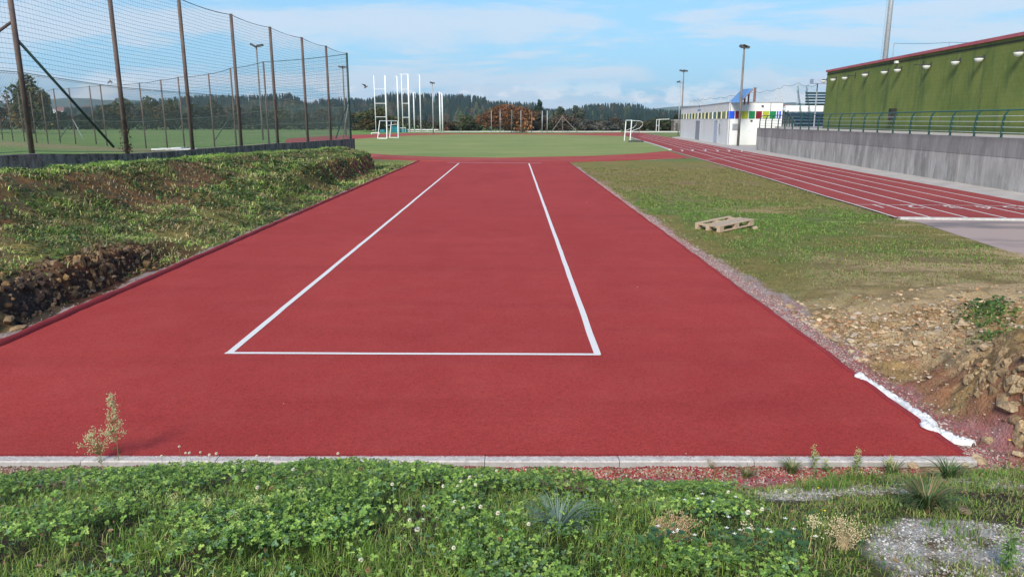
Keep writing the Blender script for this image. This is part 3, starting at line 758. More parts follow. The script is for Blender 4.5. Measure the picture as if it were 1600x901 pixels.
def netting(par, posts, z0, z1, cell, r, seed, mname, zcell=None, sag=.07, ztops=None):
    """woven net: every cord is a thin square tube following the sag of its span"""
    V = []; F = []
    def cord(pts, r):
        base = len(V)
        for p in pts:
            for (dx, dz) in ((-1, 0), (0, 1), (1, 0), (0, -1)):
                V.append((p[0] + dx * r, p[1] + dx * r * .3, p[2] + dz * r))
        for k in range(len(pts) - 1):
            for j in range(4): F.append((base + k * 4 + j, base + k * 4 + (j + 1) % 4, base + k * 4 + 4 + (j + 1) % 4, base + k * 4 + 4 + j))
    def vcord(pts, r):
        base = len(V)
        for p in pts:
            for (dx, dy) in ((-1, 0), (0, 1), (1, 0), (0, -1)): V.append((p[0] + dx * r, p[1] + dy * r, p[2]))
        for k in range(len(pts) - 1):
            for j in range(4): F.append((base + k * 4 + j, base + k * 4 + (j + 1) % 4, base + k * 4 + 4 + (j + 1) % 4, base + k * 4 + 4 + j))
    def pos(i, f, h):
        A, B = posts[i], posts[i + 1]
        p = A + (B - A) * f; hr = (h - z0) / (z1 - z0)
        wob = .035 * (vnoise(np.array([p[1] * 1.0]), np.array([h * 1.5]), .7, seed)[0] - .5)
        return p + np.array((wob, wob, h - sag * 4 * f * (1 - f) * hr ** 2 + .03 * (vnoise(np.array([p[1]]), np.array([h]), .9, seed + 3)[0] - .5)))
    zcell = zcell or cell
    nh = int((z1 - z0) / zcell)
    for i in range(len(posts) - 1):
        L = np.linalg.norm(posts[i + 1] - posts[i])
        for k in range(nh + 1):
            h = z0 + (z1 - z0) * k / nh
            cord([pos(i, f, h) for f in np.linspace(0, 1, 7)], r * 1.15)
        nv = int(L / cell)
        for k in range(nv):
            vcord([pos(i, k / nv, z0 + (z1 - z0) * q) for q in np.linspace(0, 1, 4)], r * .5)
    return fast('netting', V, F, M[mname], par)
netting(LF, posts, 1.9, H - .04, .115, .0028, 11, 'net_dark')
def chainlink(par, posts, z0, z1, cell, r, mname):
    V = []; F = []
    for i in range(len(posts) - 1):
        A, B = posts[i], posts[i + 1]; L = np.linalg.norm((B - A)[:2]); h = z1 - z0; dz = h
        nn = int((L + h) / cell)
        for sgn in (0, 1):
            for k in range(nn):
                s0 = -h + k * cell; a0, a1 = max(0., s0), min(L, s0 + h)
                if a1 <= a0: continue
                q0, q1 = a0 - s0, a1 - s0
                if sgn: q0, q1 = h - q0, h - q1
                p = A + (B - A) * a0 / L + (0, 0, z0 + q0); q = A + (B - A) * a1 / L + (0, 0, z0 + q1)
                base = len(V)
                for w in (p, q):
                    for (dx, dz_) in ((-1, -.6), (1, -.6), (0, 1)): V.append((w[0] + dx * r, w[1], w[2] + dz_ * r))
                for j in range(3): F.append((base + j, base + (j + 1) % 3, base + 3 + (j + 1) % 3, base + 3 + j))
    return fast('chain_link', V, F, M[mname], par)
chainlink(LF, posts, .03, 1.95, .085, .003, 'chain_wire')
# dead creeper round the foot of the third post
V = []; F = []; C = []
for k in range(260):
    a = rng.uniform(0, 6.28); h = rng.uniform(.05, 1.0); rr = rng.uniform(.03, .20) * (1.1 - h * .5)
    c = posts[2] + np.array([math.cos(a) * rr, math.sin(a) * rr, h]); s = rng.uniform(.02, .055)
    u = rng.normal(size=3); u /= np.linalg.norm(u); v = np.cross(u, rng.normal(size=3)); v /= np.linalg.norm(v)
    b0 = len(V); V += [c - u * s, c + v * s * .6, c + u * s, c - v * s * .6]; F.append((b0, b0 + 1, b0 + 2, b0 + 3))
    C += [np.array((.16, .10, .05)) * rng.uniform(.4, 1.3)] * 4
o = fast('dead_creeper', V, F, M['leaf'], cols=np.array(C)); tag(o, 'clump of dead brown creeper round the foot of a fence post', 'plant')

# low concrete wall under the fence
b = MB(); n_w = len(posts)
for i in range(1, n_w - 1):
    A, B = posts[i].copy(), posts[i + 1].copy(); t = (B - A); L = np.linalg.norm(t[:2]); tn = np.array([t[0], t[1], 0]) / L; s_ = np.array([tn[1], -tn[0], 0])
    for part in range(2):
        f0, f1 = part / 2, (part + 1) / 2
        a = A + t * f0; c = A + t * f1
        ext = .35 if (i == n_w - 2 and part == 1) else -.004
        c = c + tn * ext
        j = .006 * ((i * 2 + part) % 3)
        Vw = []
        for q in (a, c):
            for (so, zo) in ((-.14, -1.2), (.15 + j, -1.2), (.15 + j, -.005 - j), (-.14, -.005 - j)):
                Vw.append(q + s_ * so + (0, 0, zo))
        b.add(Vw, [(0, 1, 2, 3), (7, 6, 5, 4), (0, 4, 5, 1), (1, 5, 6, 2), (2, 6, 7, 3), (3, 7, 4, 0)])
tag(b.build('low_wall', M['low_wall_concrete']), 'low stained concrete wall carrying the tall net fence along the top of the bank', 'wall')
p = D(57, 240, 17.9); q = D(-330, 250, 13.0); b = MB()
t = q - p; L = np.linalg.norm(t[:2]); tn = np.array([t[0], t[1], 0]) / L; s_ = np.array([-tn[1], tn[0], 0])
b.frame_box(p, tn, s_, (0, 0, 1), (0, -.2, -1.2), (L, .2, .0))
tag(b.build('stepped_wall', M['low_wall_concrete']), 'thicker taller stretch of dark concrete wall at the left edge, where the low wall begins', 'wall')

# second fence, going away from the corner post
F2 = thing('sports_net_fence', 'more distant fence of slim dark posts with pale net crossing the left field', 'fence', tuple(posts[8]))
p2 = [posts[8]] + [None] * 0
A = np.array([-10.04, 46.0]); 
pp2 = [(420, 218, 50.0), (369, 221, 53.0), (335, 223.5, 56.), (288, 224, 58.5), (261, 225.4, 60.), (228, 226.5, 62.5), (167, 223, 67), (150, 220.8, 70), (118, 220.3, 73), (94, 218.5, 75.5), (75, 220.5, 78), (57, 219, 80), (38, 217, 82.5), (20, 216.5, 84.5), (4, 215, 87), (-40, 214.5, 91), (-80, 214, 95)]
P2 = [posts[8]]
for (x, y, zc) in pp2: P2.append(D(x, y, zc))
H2 = [5.1, 5.05, 5.05, 5.05, 5.05, 5.1, 5.1, 5.1, 5.1, 5.1, 5.1, 5.1, 5.0, 5.0, 5, 5, 5, 5]
for i, p in enumerate(P2[1:]):
    MB().tube([p + (0, 0, -.3), p + (0, 0, 5.05)], .058, 8).build('post', M['fence_post_mat'], F2, True)
b = MB()
for i in range(len(P2) - 1): b.tube(sagline(P2[i] + (0, 0, 5.03), P2[i + 1] + (0, 0, 5.03), .06), .016, 5, False)
b.build('top_cable', M['net_dark'], F2)
netting(F2, P2, .1, 5.0, .22, .0042, 31, 'net_dark', .2, .06)
b = MB()
for hh in (1.9, 1.0):
    for i in range(len(P2) - 1): b.tube([P2[i] + (0, 0, hh), P2[i + 1] + (0, 0, hh)], .011, 4, False)
b.build('tension_wire', M['chain_wire'], F2)
for i, d_ in ((2, (-1.2, -.9)), (9, (-1.2, -.8)), (9, (1.4, -1.0))):
    brace(F2, P2[i] + (0, 0, 2.1), P2[i] + np.array([d_[0], d_[1], .05]), .035, 'fence_green' if i != 9 or d_[0] < 0 else 'galvanised')

# ---------------------------------------------------------------- retaining wall, terrace, railing
ZW = 1.84
b = MB(); yy = list(np.arange(WY0, WY1, 4.9)) + [WY1]
for i in range(len(yy) - 1):
    a, c = yy[i], yy[i + 1] - .012; j = .006 * (i % 2)
    b.add([(wallx(a) - j, a, -.2), (wallx(c) - j, c, -.2), (wallx(c) - j, c, ZW), (wallx(a) - j, a, ZW), (wallx(a) + .3, a, -.2), (wallx(c) + .3, c, -.2), (wallx(c) + .3, c, ZW), (wallx(a) + .3, a, ZW)],
          [(0, 1, 2, 3), (5, 4, 7, 6), (3, 2, 6, 7), (1, 5, 6, 2), (4, 0, 3, 7), (0, 4, 5, 1)])
tag(b.build('retaining_wall', M['wall_concrete']), 'long grey streaked concrete retaining wall beside the running track', 'wall')
b = MB(); b.add([(wallx(WY0) + .3, WY0, -.2), (60, WY0, -.2), (60, WY1 + 1.5, -.2), (wallx(WY1) + .3, WY1, -.2), (wallx(WY0) + .3, WY0, ZW - .006), (60, WY0, ZW - .006), (60, WY1 + 1.5, ZW - .006), (wallx(WY1) + .3, WY1, ZW - .006)],
    [(0, 3, 2, 1), (4, 5, 6, 7), (0, 1, 5, 4), (1, 2, 6, 5), (2, 3, 7, 6), (3, 0, 4, 7)])
b.add([(27.2, WY1 + 1.5, -.2), (60, WY1 + 1.5, -.2), (60, 120, -.2), (27.2, 120, -.2), (27.2, WY1 + 1.5, ZW - .01), (60, WY1 + 1.5, ZW - .01), (60, 120, ZW - .01), (27.2, 120, ZW - .01)], [(0, 3, 2, 1), (4, 5, 6, 7), (1, 2, 6, 5), (2, 3, 7, 6), (3, 0, 4, 7)])
b.build('terrace', M['paving'])['kind'] = 'structure'
RL = thing('terrace_railing', 'dark green railing with curved posts and grey bars along the top of the retaining wall', 'railing', (wallx(28), 28, ZW))
wy = [28.0 - 1.9 * k for k in range(1, 8)][::-1] + [28.0 + 1.895 * k for k in range(0, 20)]
for Y in wy:
    x = wallx(Y) + .12; b = MB()
    prof = [(0, 0), (0, .55), (.03, .78), (.10, .93), (.19, .985)]
    for i in range(len(prof) - 1):
        (a, za), (c, zb) = prof[i], prof[i + 1]; hw = .016; th = .04
        b.add([(x - th + a, Y - hw, ZW + za), (x + th + a, Y - hw, ZW + za), (x + th + a, Y + hw, ZW + za), (x - th + a, Y + hw, ZW + za),
               (x - th + c, Y - hw, ZW + zb), (x + th + c, Y - hw, ZW + zb), (x + th + c, Y + hw, ZW + zb), (x - th + c, Y + hw, ZW + zb)],
              [(0, 1, 5, 4), (1, 2, 6, 5), (2, 3, 7, 6), (3, 0, 4, 7)] + ([(4, 5, 6, 7)] if i == 3 else []))
    b.box((x - .07, Y - .06, ZW), (x + .07, Y + .06, ZW + .012))
    b.build('post', M['rail_dark'], RL)
Ya, Yb = wy[0] - .3, wy[-1] + .1
MB().tube([(wallx(Ya) + .32, Ya, ZW + 1.0), (wallx(Yb) + .32, Yb, ZW + 1.0)], .028, 8).build('handrail', M['rail_teal'], RL, True)
for hh in (.18, .38, .58, .78):
    MB().tube([(wallx(Ya) + .12 + (.05 if hh > .7 else 0), Ya, ZW + hh), (wallx(Yb) + .12 + (.05 if hh > .7 else 0), Yb, ZW + hh)], .014, 6).build('bar', M['rail_grey'], RL, True)

# ---------------------------------------------------------------- green building
def gx_(Y): return 21.85 + 0.0775 * (Y - 25)
GY0, GY1, GT = 8.0, 59.8, 6.26
GB = thing('green_building', 'large mossy green painted hall with a red capping, above the retaining wall', 'building', (gx_(GY1), GY1, ZW))
b = MB(); b.add([(gx_(GY0), GY0, ZW - .2), (gx_(GY1), GY1, ZW - .2), (gx_(GY1) + 14, GY1, ZW - .2), (gx_(GY0) + 14, GY0, ZW - .2), (gx_(GY0), GY0, GT - .16), (gx_(GY1), GY1, GT - .16), (gx_(GY1) + 14, GY1, GT - .16), (gx_(GY0) + 14, GY0, GT - .16)],
    [(0, 1, 5, 4), (1, 2, 6, 5), (2, 3, 7, 6), (3, 0, 4, 7), (4, 5, 6, 7)])
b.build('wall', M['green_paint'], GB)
def strip(x0, x1, z0, z1, name, m, par, y0=GY0, y1=GY1):
    V = []
    for Y in (y0, y1):
        for (a, c) in ((x0, z0), (x1, z0), (x1, z1), (x0, z1)): V.append((gx_(Y) + a, Y, c))
    return MB().add(V, [(0, 1, 2, 3), (7, 6, 5, 4), (0, 4, 5, 1), (1, 5, 6, 2), (2, 6, 7, 3), (3, 7, 4, 0)]).build(name, m, par)
strip(-.10, .45, GT - .155, GT, 'capping', M['red_cap'], GB, GY0 - .1, GY1 + .1)
strip(-.035, -.002, GT - .36, GT - .30, 'flashing', M['black_plastic'], GB)
nrm = np.array((1, -.0775, 0.)); g0 = (gx_(30), 30, 0)
def gh(x, y): return hit(x, y, g0, nrm)
lamp_px = [(1292, 126), (1307, 123.5), (1325.5, 121), (1357.5, 116), (1388, 112), (1409, 108.6), (1455, 103), (1500.5, 96.5), (1538, 91.5), (1601, 82)]
lamp0 = None
def make_lamp(p):
    t = thing('wall_lamp', '', 'lamp', p, 'round lamps along the top of the green wall')
    V = []; F = []; R = .20; nseg, nr = 16, 7
    for i in range(nr + 1):
        w = math.pi / 2 * i / nr
        for k in range(nseg):
            a = 2 * math.pi * k / nseg; V.append(np.array(p) + (-.26 + R * math.cos(w) * math.cos(a), R * math.cos(w) * math.sin(a), -R * .95 * math.sin(w)))
    F = [(i * nseg + k, (i + 1) * nseg + k, (i + 1) * nseg + (k + 1) % nseg, i * nseg + (k + 1) % nseg) for i in range(nr) for k in range(nseg)]
    F.append(tuple(range(nseg)))
    MB().add(V, F).build('globe', M['globe_white'], t, True)
    pl = np.array(p)
    MB().tube([pl + (-.26, 0, .005), pl + (-.26, 0, .03), pl + (-.26, 0, .10)], [.17, .15, .07], 12).build('cap', M['dark_metal'], t)
    MB().box(pl + (-.26, -.02, .06), pl + (-.005, .02, .10)).box(pl + (-.03, -.07, -.03), pl + (-.004, .07, .17)).build('bracket', M['dark_metal'], t)
    return t
names = ['far corner', 'second from far corner', 'third from far corner', 'fourth from far corner', 'fifth from far corner, left of the box lamp', 'under the small box lamp', 'right of the thin wall bracket', 'third from right edge', 'second from right edge', 'cut by the right edge of the photo']
for i, (x, y) in enumerate(lamp_px):
    p = gh(x, y)
    lab = 'white bowl lamp on the green wall, ' + names[i]
    if lamp0 is None: lamp0 = make_lamp(p); lamp0['label'] = lab
    else: dup(lamp0, p, lab)
p = gh(1404, 97); bx = thing('security_lamp', 'small pale box lamp under the red capping of the green wall', 'lamp', p)
MB().box(p + (-.22, -.09, -.08), p + (-.02, .09, .06)).build('housing', M['globe_white'], bx)
MB().tube([p + (-.1, 0, -.082), p + (-.1, 0, -.22)], .03, 8).build('bracket', M['dark_metal'], bx)
for (x, y, lab) in ((1443, 101.7, 'thin dark rod sticking out of the green wall, nearer one'), (1337, 118.5, 'thin dark rod sticking out of the green wall, farther one')):
    p = gh(x, y); MB_ = MB().tube([p + (-.6, -.15, 0), p], .028, 6).box(p + (-.03, -.06, -.12), p + (-.004, .06, .22))
    tag(MB_.build('wall_bracket', M['dark_metal']), lab, 'bracket')
p = gh(1399, 178.5); sp = thing('wall_speaker', 'black loudspeaker box mounted low on the green wall behind the railing', 'speaker', p)
MB().box(p + (-.34, -.2, -.34), p + (-.06, .2, .34)).build('cabinet', M['black_plastic'], sp)
MB().box(p + (-.352, -.16, -.29), p + (-.342, .16, .05)).build('grille', M['dark_metal'], sp)
MB().box(p + (-.06, -.04, -.1), p + (-.004, .04, .1)).build('bracket', M['dark_metal'], sp)

# lattice mast behind the green building
p0 = D(1383, 92, 95); MX, MY = p0[0], p0[1]
MT = thing('tall_mast', 'tall grey mast with a ladder, rising behind the green building out of the picture', 'mast', (MX, MY, 0))
MB().tube([(MX, MY, 0), (MX, MY, 34)], [.34, .20], 12).build('pole', M['galvanised'], MT, True)
b = MB()
for dx in (-.62, -.42): b.tube([(MX + dx, MY, 0), (MX + dx + .14, MY, 34)], .022, 5)
for k in range(85): b.tube([(MX - .62 + k * .0016, MY, k * .4), (MX - .22, MY, k * .4)], .016, 4)
b.build('ladder', M['galvanised'], MT)
# ball-stop net behind the green building
NB = thing('ball_stop_net', 'thin net poles and wire seen just above the red capping', 'net', (*D(1397, 88, 76)[:2], 0))
tp = []
for (x, y) in ((1397, 68), (1484, 66.5), (1585, 64)):
    q = D(x, y, 76); tp.append(q); MB().tube([(q[0], q[1], 0), q], .05, 6).build('pole', M['galvanised'], NB)
b = MB()
for i in range(2): b.tube(sagline(tp[i], tp[i + 1], .08), .018, 4, False)
b.build('top_wire', M['net_dark'], NB)

# ---------------------------------------------------------------- white changing-room building
C1 = P(1136, 226.2); C2 = P(1062.5, 213.8); C3 = np.array([C1[0] + 5.6, C1[1] + .35, 0])
HB = 4.25
C4 = C2 + (C3 - C1)
WB = thing('changing_room_building', 'white flat-roofed building with a band of coloured panels beside the far track', 'building', C1)
b = MB(); cs = [C1, C3, C4, C2]
b.add([(c[0], c[1], -.2) for c in cs] + [(c[0], c[1], HB) for c in cs], [(0, 1, 5, 4), (1, 2, 6, 5), (2, 3, 7, 6), (3, 0, 4, 7)])
b.add([(c[0], c[1], HB - .25) for c in cs], [(0, 1, 2, 3)])
b.build('wall', M['off_white_render'], WB)
def facade(o, e, nout):
    u = (e - o)[:3] / np.linalg.norm(e - o); return o, u, nout
uF = (C3 - C1) / np.linalg.norm(C3 - C1); nF = np.array([uF[1], -uF[0], 0]); uL = (C2 - C1) / np.linalg.norm(C2 - C1); nL = np.array([-uL[1], uL[0], 0])
LL = np.linalg.norm(C2 - C1)
def fpos(x, y, u, nn): h = hit(x, y, C1, nn); return float(np.dot(h - C1, u)), float(h[2])
def fbox(u, nn, a, c, z0, z1, d0, d1, name, m, par, mb=None):
    b = mb or MB(); b.frame_box(C1, u, nn, (0, 0, 1), (a, d0, z0), (c, d1, z1))
    return None if mb else b.build(name, m, par)
def zoom(X, Y): return 1050 + X / 8.42, 130 + Y / 8.42
# capping
b = MB()
fbox(uF, nF, -.06, 5.66, HB, HB + .05, -.25, .06, '', None, None, b); fbox(uL, nL, .06 * 0 - .06, LL + .05, HB + .003, HB + .053, -.25, .06, '', None, None, b)
b.build('parapet_cap', M['vent_grey'], WB)
Z0 = fpos(*zoom(960, 468), uF, nF)[1]; Z1 = fpos(*zoom(960, 369), uF, nF)[1]
pan = [(732, 822, 'panel_blue'), (832, 910, 'panel_red'), (920, 1000, 'panel_yellow'), (1012, 1090, 'panel_green'), (1103, 1180, 'panel_red'), (1193, 1273, 'panel_yellow'), (1283, 1365, 'panel_green'), (1377, 1397, 'panel_blue'), (1409, 1432, 'panel_blue')]
for a, c, m_ in pan:
    ua = fpos(*zoom(a, 420), uF, nF)[0]; uc = fpos(*zoom(c, 420), uF, nF)[0]
    fbox(uF, nF, max(ua, .02), uc, Z0, Z1, .004, .03, 'coloured_panel', M[m_], WB)
# left facade: row of tilted panes between white mullions
fbox(uL, nL, .02, LL - .6, Z0 + .03, Z1 - .02, .002, .012, 'window_recess', M['pane_dark'], WB)
fbox(uL, nL, .03, .8, Z0, Z1, .014, .03, 'coloured_panel', M['panel_blue'], WB)
nwin = 13; cols_ = ['pane_olive', 'pane_dark', 'pane_teal', 'pane_olive', 'pane_dark', 'pane_olive', 'pane_dark']
for i in range(nwin):
    a = 1.1 + (LL - 2.0) * i / nwin; c = 1.1 + (LL - 2.0) * (i + 1) / nwin
    w = thing('window', None, None, C1 + uL * a); w.parent = WB; w.location = Vector(uL * a)
    b = MB(); fbox(uL, nL, a, a + .28, Z0, Z1, .013, .10, '', None, None, b)
    b.build('mullion', M['pane_cream' if i % 4 != 3 else 'white_metal'], w)
    b = MB(); fbox(uL, nL, a + .34, c - .25, Z0 + .06, Z1 - .05, .014, .035, '', None, None, b)
    b.build('pane', M[cols_[i % 7]], w)
def fz(u, nn, x0, y0, x1, y1):
    a, z1 = fpos(*zoom(x0, y0), u, nn); c, z0 = fpos(*zoom(x1, y1), u, nn); return min(a, c), max(a, c), z0, z1
for (x0, y0, x1, y1, m_, lab) in ((312, 505, 368, 745, 'door_grey', 'dark grey door'), (555, 520, 600, 782, 'door_blue_grey', 'pale blue grey door')):
    a, c, z0, z1 = fz(uL, nL, x0, y0, x1, y1)
    a, c = sorted((fpos(*zoom(x0, 640), uL, nL)[0], fpos(*zoom(x1, 640), uL, nL)[0])); z1 = 2.35
    dr = thing('door', None, None, C1); dr.parent = WB; dr.location = Vector(uL * a); dr['label'] = lab
    fbox(uL, nL, a, c, 0.02, z1, .004, .05, 'leaf', M[m_], dr); b = MB(); fbox(uL, nL, a - .08, a, 0.02, z1 + .08, .003, .07, '', None, None, b); fbox(uL, nL, c, c + .08, 0.02, z1 + .08, .003, .07, '', None, None, b); fbox(uL, nL, a, c, z1 + .003, z1 + .08, .003, .07, '', None, None, b)
    b.build('frame', M['vent_grey'], dr)
a = fpos(*zoom(632, 660), uL, nL)[0]; fbox(uL, nL, a - .25, a + .25, 1.15, 2.1, .004, .12, 'meter_box', M['door_grey'], WB)
a, c, z0, z1 = fz(uF, nF, 795, 532, 868, 622); b = MB(); fbox(uF, nF, a, c, z0, z1, .003, .02, '', None, None, b)
for k in range(9): fbox(uF, nF, a + .03, c - .03, z0 + .04 + k * (z1 - z0 - .08) / 9, z0 + .07 + k * (z1 - z0 - .08) / 9, .022, .05, '', None, None, b)
b.build('louvre_vent', M['vent_grey'], WB)
a, c, z0, z1 = fz(uF, nF, 1003, 592, 1068, 630); fbox(uF, nF, a, c, z0, z1, .004, .03, 'notice_board', M['white_metal'], WB)
for X_, Y_ in ((1190, 300), (1043, 492)):
    a, zz = fpos(*zoom(X_, Y_), uF, nF); fbox(uF, nF, a - .1, a + .1, zz - .06, zz + .06, .003, .14, 'small_lamp', M['dark_metal'], WB)
b = MB()
for X_ in (768,): a = fpos(*zoom(X_, 300), uF, nF)[0]; b.tube([C1 + uF * a + nF * .05 + (0, 0, Z1 + .05), C1 + uF * a + nF * .05 + (0, 0, HB)], .04, 6)
a = fpos(*zoom(1296, 300), uF, nF)[0]; b.tube([C1 + uF * a + nF * .05 + (0, 0, Z1 + .05), C1 + uF * a + nF * .05 + (0, 0, HB)], .035, 6)
for a in (.08,): b.tube([C1 + uF * a + nF * .07 + (0, 0, 0), C1 + uF * a + nF * .07 + (0, 0, Z0)], .045, 6)
a = fpos(*zoom(620, 300), uL, nL)[0]; b.tube([C1 + uL * a + nL * .06 + (0, 0, Z1 + .05), C1 + uL * a + nL * .06 + (0, 0, HB)], .05, 6)
b.build('downpipe', M['galvanised'], WB)
# small blue emblem and lettering high on the long facade (blurred in the photo)
a, zz = fpos(*zoom(358, 355), uL, nL); b = MB()
for k in range(4):
    fbox(uL, nL, a - 1.2 + k * .65, a - .75 + k * .65, zz - .12, zz + .12, .003, .015, '', None, None, b)
fbox(uL, nL, a - .3, a + .2, zz + .25, zz + .65, .003, .015, '', None, None, b)
b.build('emblem', M['sign_blue'], WB)

# blue solar sheet on the roof with its brown props
SP = thing('solar_panel', 'tilted blue solar panel propped up on the white building roof', 'solar panel', D(1145, 159.5, 74))
a1, a2, a3, a4 = D(1138.5, 160.5, 76.5), D(1154, 160.5, 73), D(1175.5, 138.3, 73.5), D(1159, 139.6, 77.5)
nn = np.cross(a2 - a1, a4 - a1); nn /= np.linalg.norm(nn)
b = MB().add([a1, a2, a3, a4, a1 - nn * .07, a2 - nn * .07, a3 - nn * .07, a4 - nn * .07], [(0, 1, 2, 3), (7, 6, 5, 4), (0, 4, 5, 1), (1, 5, 6, 2), (2, 6, 7, 3), (3, 7, 4, 0)])
b.build('panel', M['solar_blue'], SP)
for q in (D(1170.3, 143.5, 74.5), D(1164, 150.5, 74.5)):
    MB().tube([q, (q[0], q[1], HB - .25)], .09, 6).build('prop', M['rust'], SP)
MB().tube([a2 - nn * .12, a3 - nn * .12], .05, 5).build('beam', M['rust'], SP)
q = D(1180, 138, 76); tag(MB().tube([(q[0], q[1], HB - .25), q], .13, 8).tube([q, q + (0, 0, .06)], .16, 8).build('chimney_pipe', M['rust']), 'thick brown pipe standing on the roof right of the blue solar panel', 'pipe')
# ball-stop net behind the white building
N3 = thing('ball_stop_net', 'ball stop net on leaning thin poles behind the white building', 'net', (*D(1180, 159, 100)[:2], 0))
ps = [((231, 228), (228, 330)), ((290, 215), (287, 330)), ((345, 210), (345, 330)), ((402, 205), (400, 330)), ((498, 190), (492, 330)), ((645, 180), (620, 330)), ((750, 165), (725, 330)), ((1100, 110), (1090, 330)), ((1240, 93), (1185, 330)), ((1395, 63), (1322, 330)), ((1470, 25), (1440, 330))]
tp = []
for i, (t_, bo) in enumerate(ps):
    zc = np.interp(i, [0, 10], [125, 96]); q = D(*zoom(*t_), zc); r_ = D(*zoom(*bo), zc); r2 = q + (r_ - q) * (q[2] / (q[2] - r_[2])); tp.append((q, r2))
for x, yt, zc in ((1248, 129, 92), (1262.5, 133, 100), (1277, 131, 88)):
    q = D(x, yt, zc); tp.append((q, np.array([q[0], q[1], ZW]) if zc < 95 else np.array([q[0], q[1], 0])))
for q, r2 in tp: MB().tube([r2, q], .045, 6).build('pole', M['galvanised'], N3)
b = MB()
for i in range(len(tp) - 1):
    b.tube(sagline(tp[i][0], tp[i + 1][0], .25), .02, 4, False)
b.build('top_wire', M['net_dark'], N3)
b = MB()
for i in range(len(tp) - 1):
    for k in range(1, 9):
        f = k / 9; b.tube([tp[i][0] * (1 - f) + tp[i + 1][0] * f - (0, 0, .25 * 4 * f * (1 - f)), tp[i][1] * (1 - f) + tp[i + 1][1] * f], .006, 3, False)
    for k in range(1, 14):
        f = k / 14; b.tube([tp[i][0] * (1 - f) + tp[i][1] * f, tp[i + 1][0] * (1 - f) + tp[i + 1][1] * f], .006, 3, False)
b.build('netting', M['rail_grey'], N3)

# grandstand on the terrace behind the railing
ST = thing('grandstand', 'small dark blue stand of bench rows between the white and green buildings', 'grandstand', (*D(1250, 198, 78)[:2], ZW))
X0 = D(1221, 190, 78)[0]; X1 = D(1284, 190, 78)[0] + 3; Xm = D(1256, 190, 78)[0]; SY = 76.0
for k in range(4):
    zz = ZW + .30 + .33 * k; y = SY + k * .75
    MB().box((X0, y, zz), (X1, y + .42, zz + .09)).box((X0 + .05, y + .36, zz - .26), (X1 - .05, y + .42, zz - .003)).build('bench', M['navy_seat'], ST)
MB().box((X0, SY + 3.1, ZW + 1.5), (X1 - 3.3, SY + 3.2, ZW + 2.12)).build('barrier', M['white_metal'], ST)
for k in range(5):
    zz = ZW + 2.25 + .31 * k; y = SY + 3.6 + k * .7; MB().box((Xm + .25 * k, y, zz), (X1, y + .42, zz + .09)).box((Xm + .25 * k, y + .36, zz - .10), (X1, y + .40, zz - .003)).build('bench', M['navy_seat' if k % 2 else 'rail_dark'], ST)
b = MB()
for k in range(9): b.box((X0 + .15, SY + k * .7, ZW), (X0 + .25, SY + k * .7 + .1, ZW + .3 + min(k, 4) * .33)); b.box((X1 - .3, SY + k * .72, ZW), (X1 - .2, SY + k * .72 + .1, ZW + .3 + k * .38))
b.build('support', M['dark_metal'], ST)
for dx in (0, .9):
    for hh in (.5, .95):
        q0 = np.array([D(1235, 190, 77)[0] + dx, SY - .3, ZW + hh - .3]); q1 = np.array([D(1262, 190, 77)[0] + dx, SY + 6.5, ZW + 3.25 + hh])
        MB().tube([q0, q1], .03, 6).build('stair_rail', M['rail_dark'], ST)
CP = thing('canopy', 'flat grey canopy on thin posts sticking out beside the far end of the green building', 'canopy', (*D(1278, 127, 70)[:2], ZW))
q = D(1271, 130.5, 70); MB().box((q[0], q[1], q[2]), (q[0] + 9, q[1] + .9, q[2] + .42)).build('roof', M['canopy_grey'], CP)
for x in (1277.5,): q = D(x, 131, 71); MB().tube([(q[0], q[1], ZW), q], .06, 6).build('post', M['galvanised'], CP)

# ---------------------------------------------------------------- floodlight poles
def floodlight(top, base, zc, heads, label, r=.09, m='pole_brown', hs=.32):
    q = D(*top, zc); bx_, by = q[0], q[1]
    if base is not None: zc2 = zc
    t = thing('floodlight_pole', label, 'floodlight', (bx_, by, 0), 'floodlight poles around the field')
    MB().tube([(bx_, by, -.1), (bx_, by, q[2])], [r, r * .7], 10).build('pole', M[m], t, True)
    MB().tube([(bx_ - .45 * heads[0][0] * 0 - .35, by, q[2]), (bx_ + .35, by, q[2])], .035, 6).build('crossarm', M['dark_metal'], t)
    for (dx, tilt) in heads:
        h = thing('lamp_head', None, None, (0, 0, 0)); h.parent = t; h.location = (dx, 0, q[2])
        c = np.array([bx_ + dx, by, q[2] + .12]); u = np.array([math.cos(tilt), 0, -math.sin(tilt)]); w = np.array([math.sin(tilt), 0, math.cos(tilt)])
        MB().frame_box(c, u, (0, 1, 0), w, (-hs, -hs * .8, -.09), (hs, hs * .8, .10)).build('housing', M['dark_metal'], h)
        MB().frame_box(c, u, (0, 1, 0), w, (-hs * .88, -hs * .7, -.115), (hs * .88, hs * .7, -.093)).build('glass', M['galvanised'], h)
    return t
floodlight((1163, 75), None, 71.3, [(-.12, .25), (.16, .35)], 'tall brown floodlight pole in front of the white building', .13)
floodlight((1068.5, 112), None, 112, [(-.3, .2), (.25, .2)], 'floodlight pole rising behind the left end of the white building', .12)
floodlight((1063.5, 129), None, 120, [(-.35, -.3)], 'thin pale floodlight pole at the far left corner of the white building', .10, 'galvanised', .26)
floodlight((400.5, 73), None, 92, [(-.35, .5), (.45, -.2)], 'floodlight pole with two heads behind the net fence', .12, hs=.38)
floodlight((535.5, 106), None, 118, [(-.3, .15), (.3, .15)], 'floodlight pole seen beside the corner of the net fence', .13, hs=.36)
floodlight((675.5, 130.5), None, 128, [(0, .2)], 'pale floodlight pole beside the white poles left of the field', .11, 'galvanised', .42)

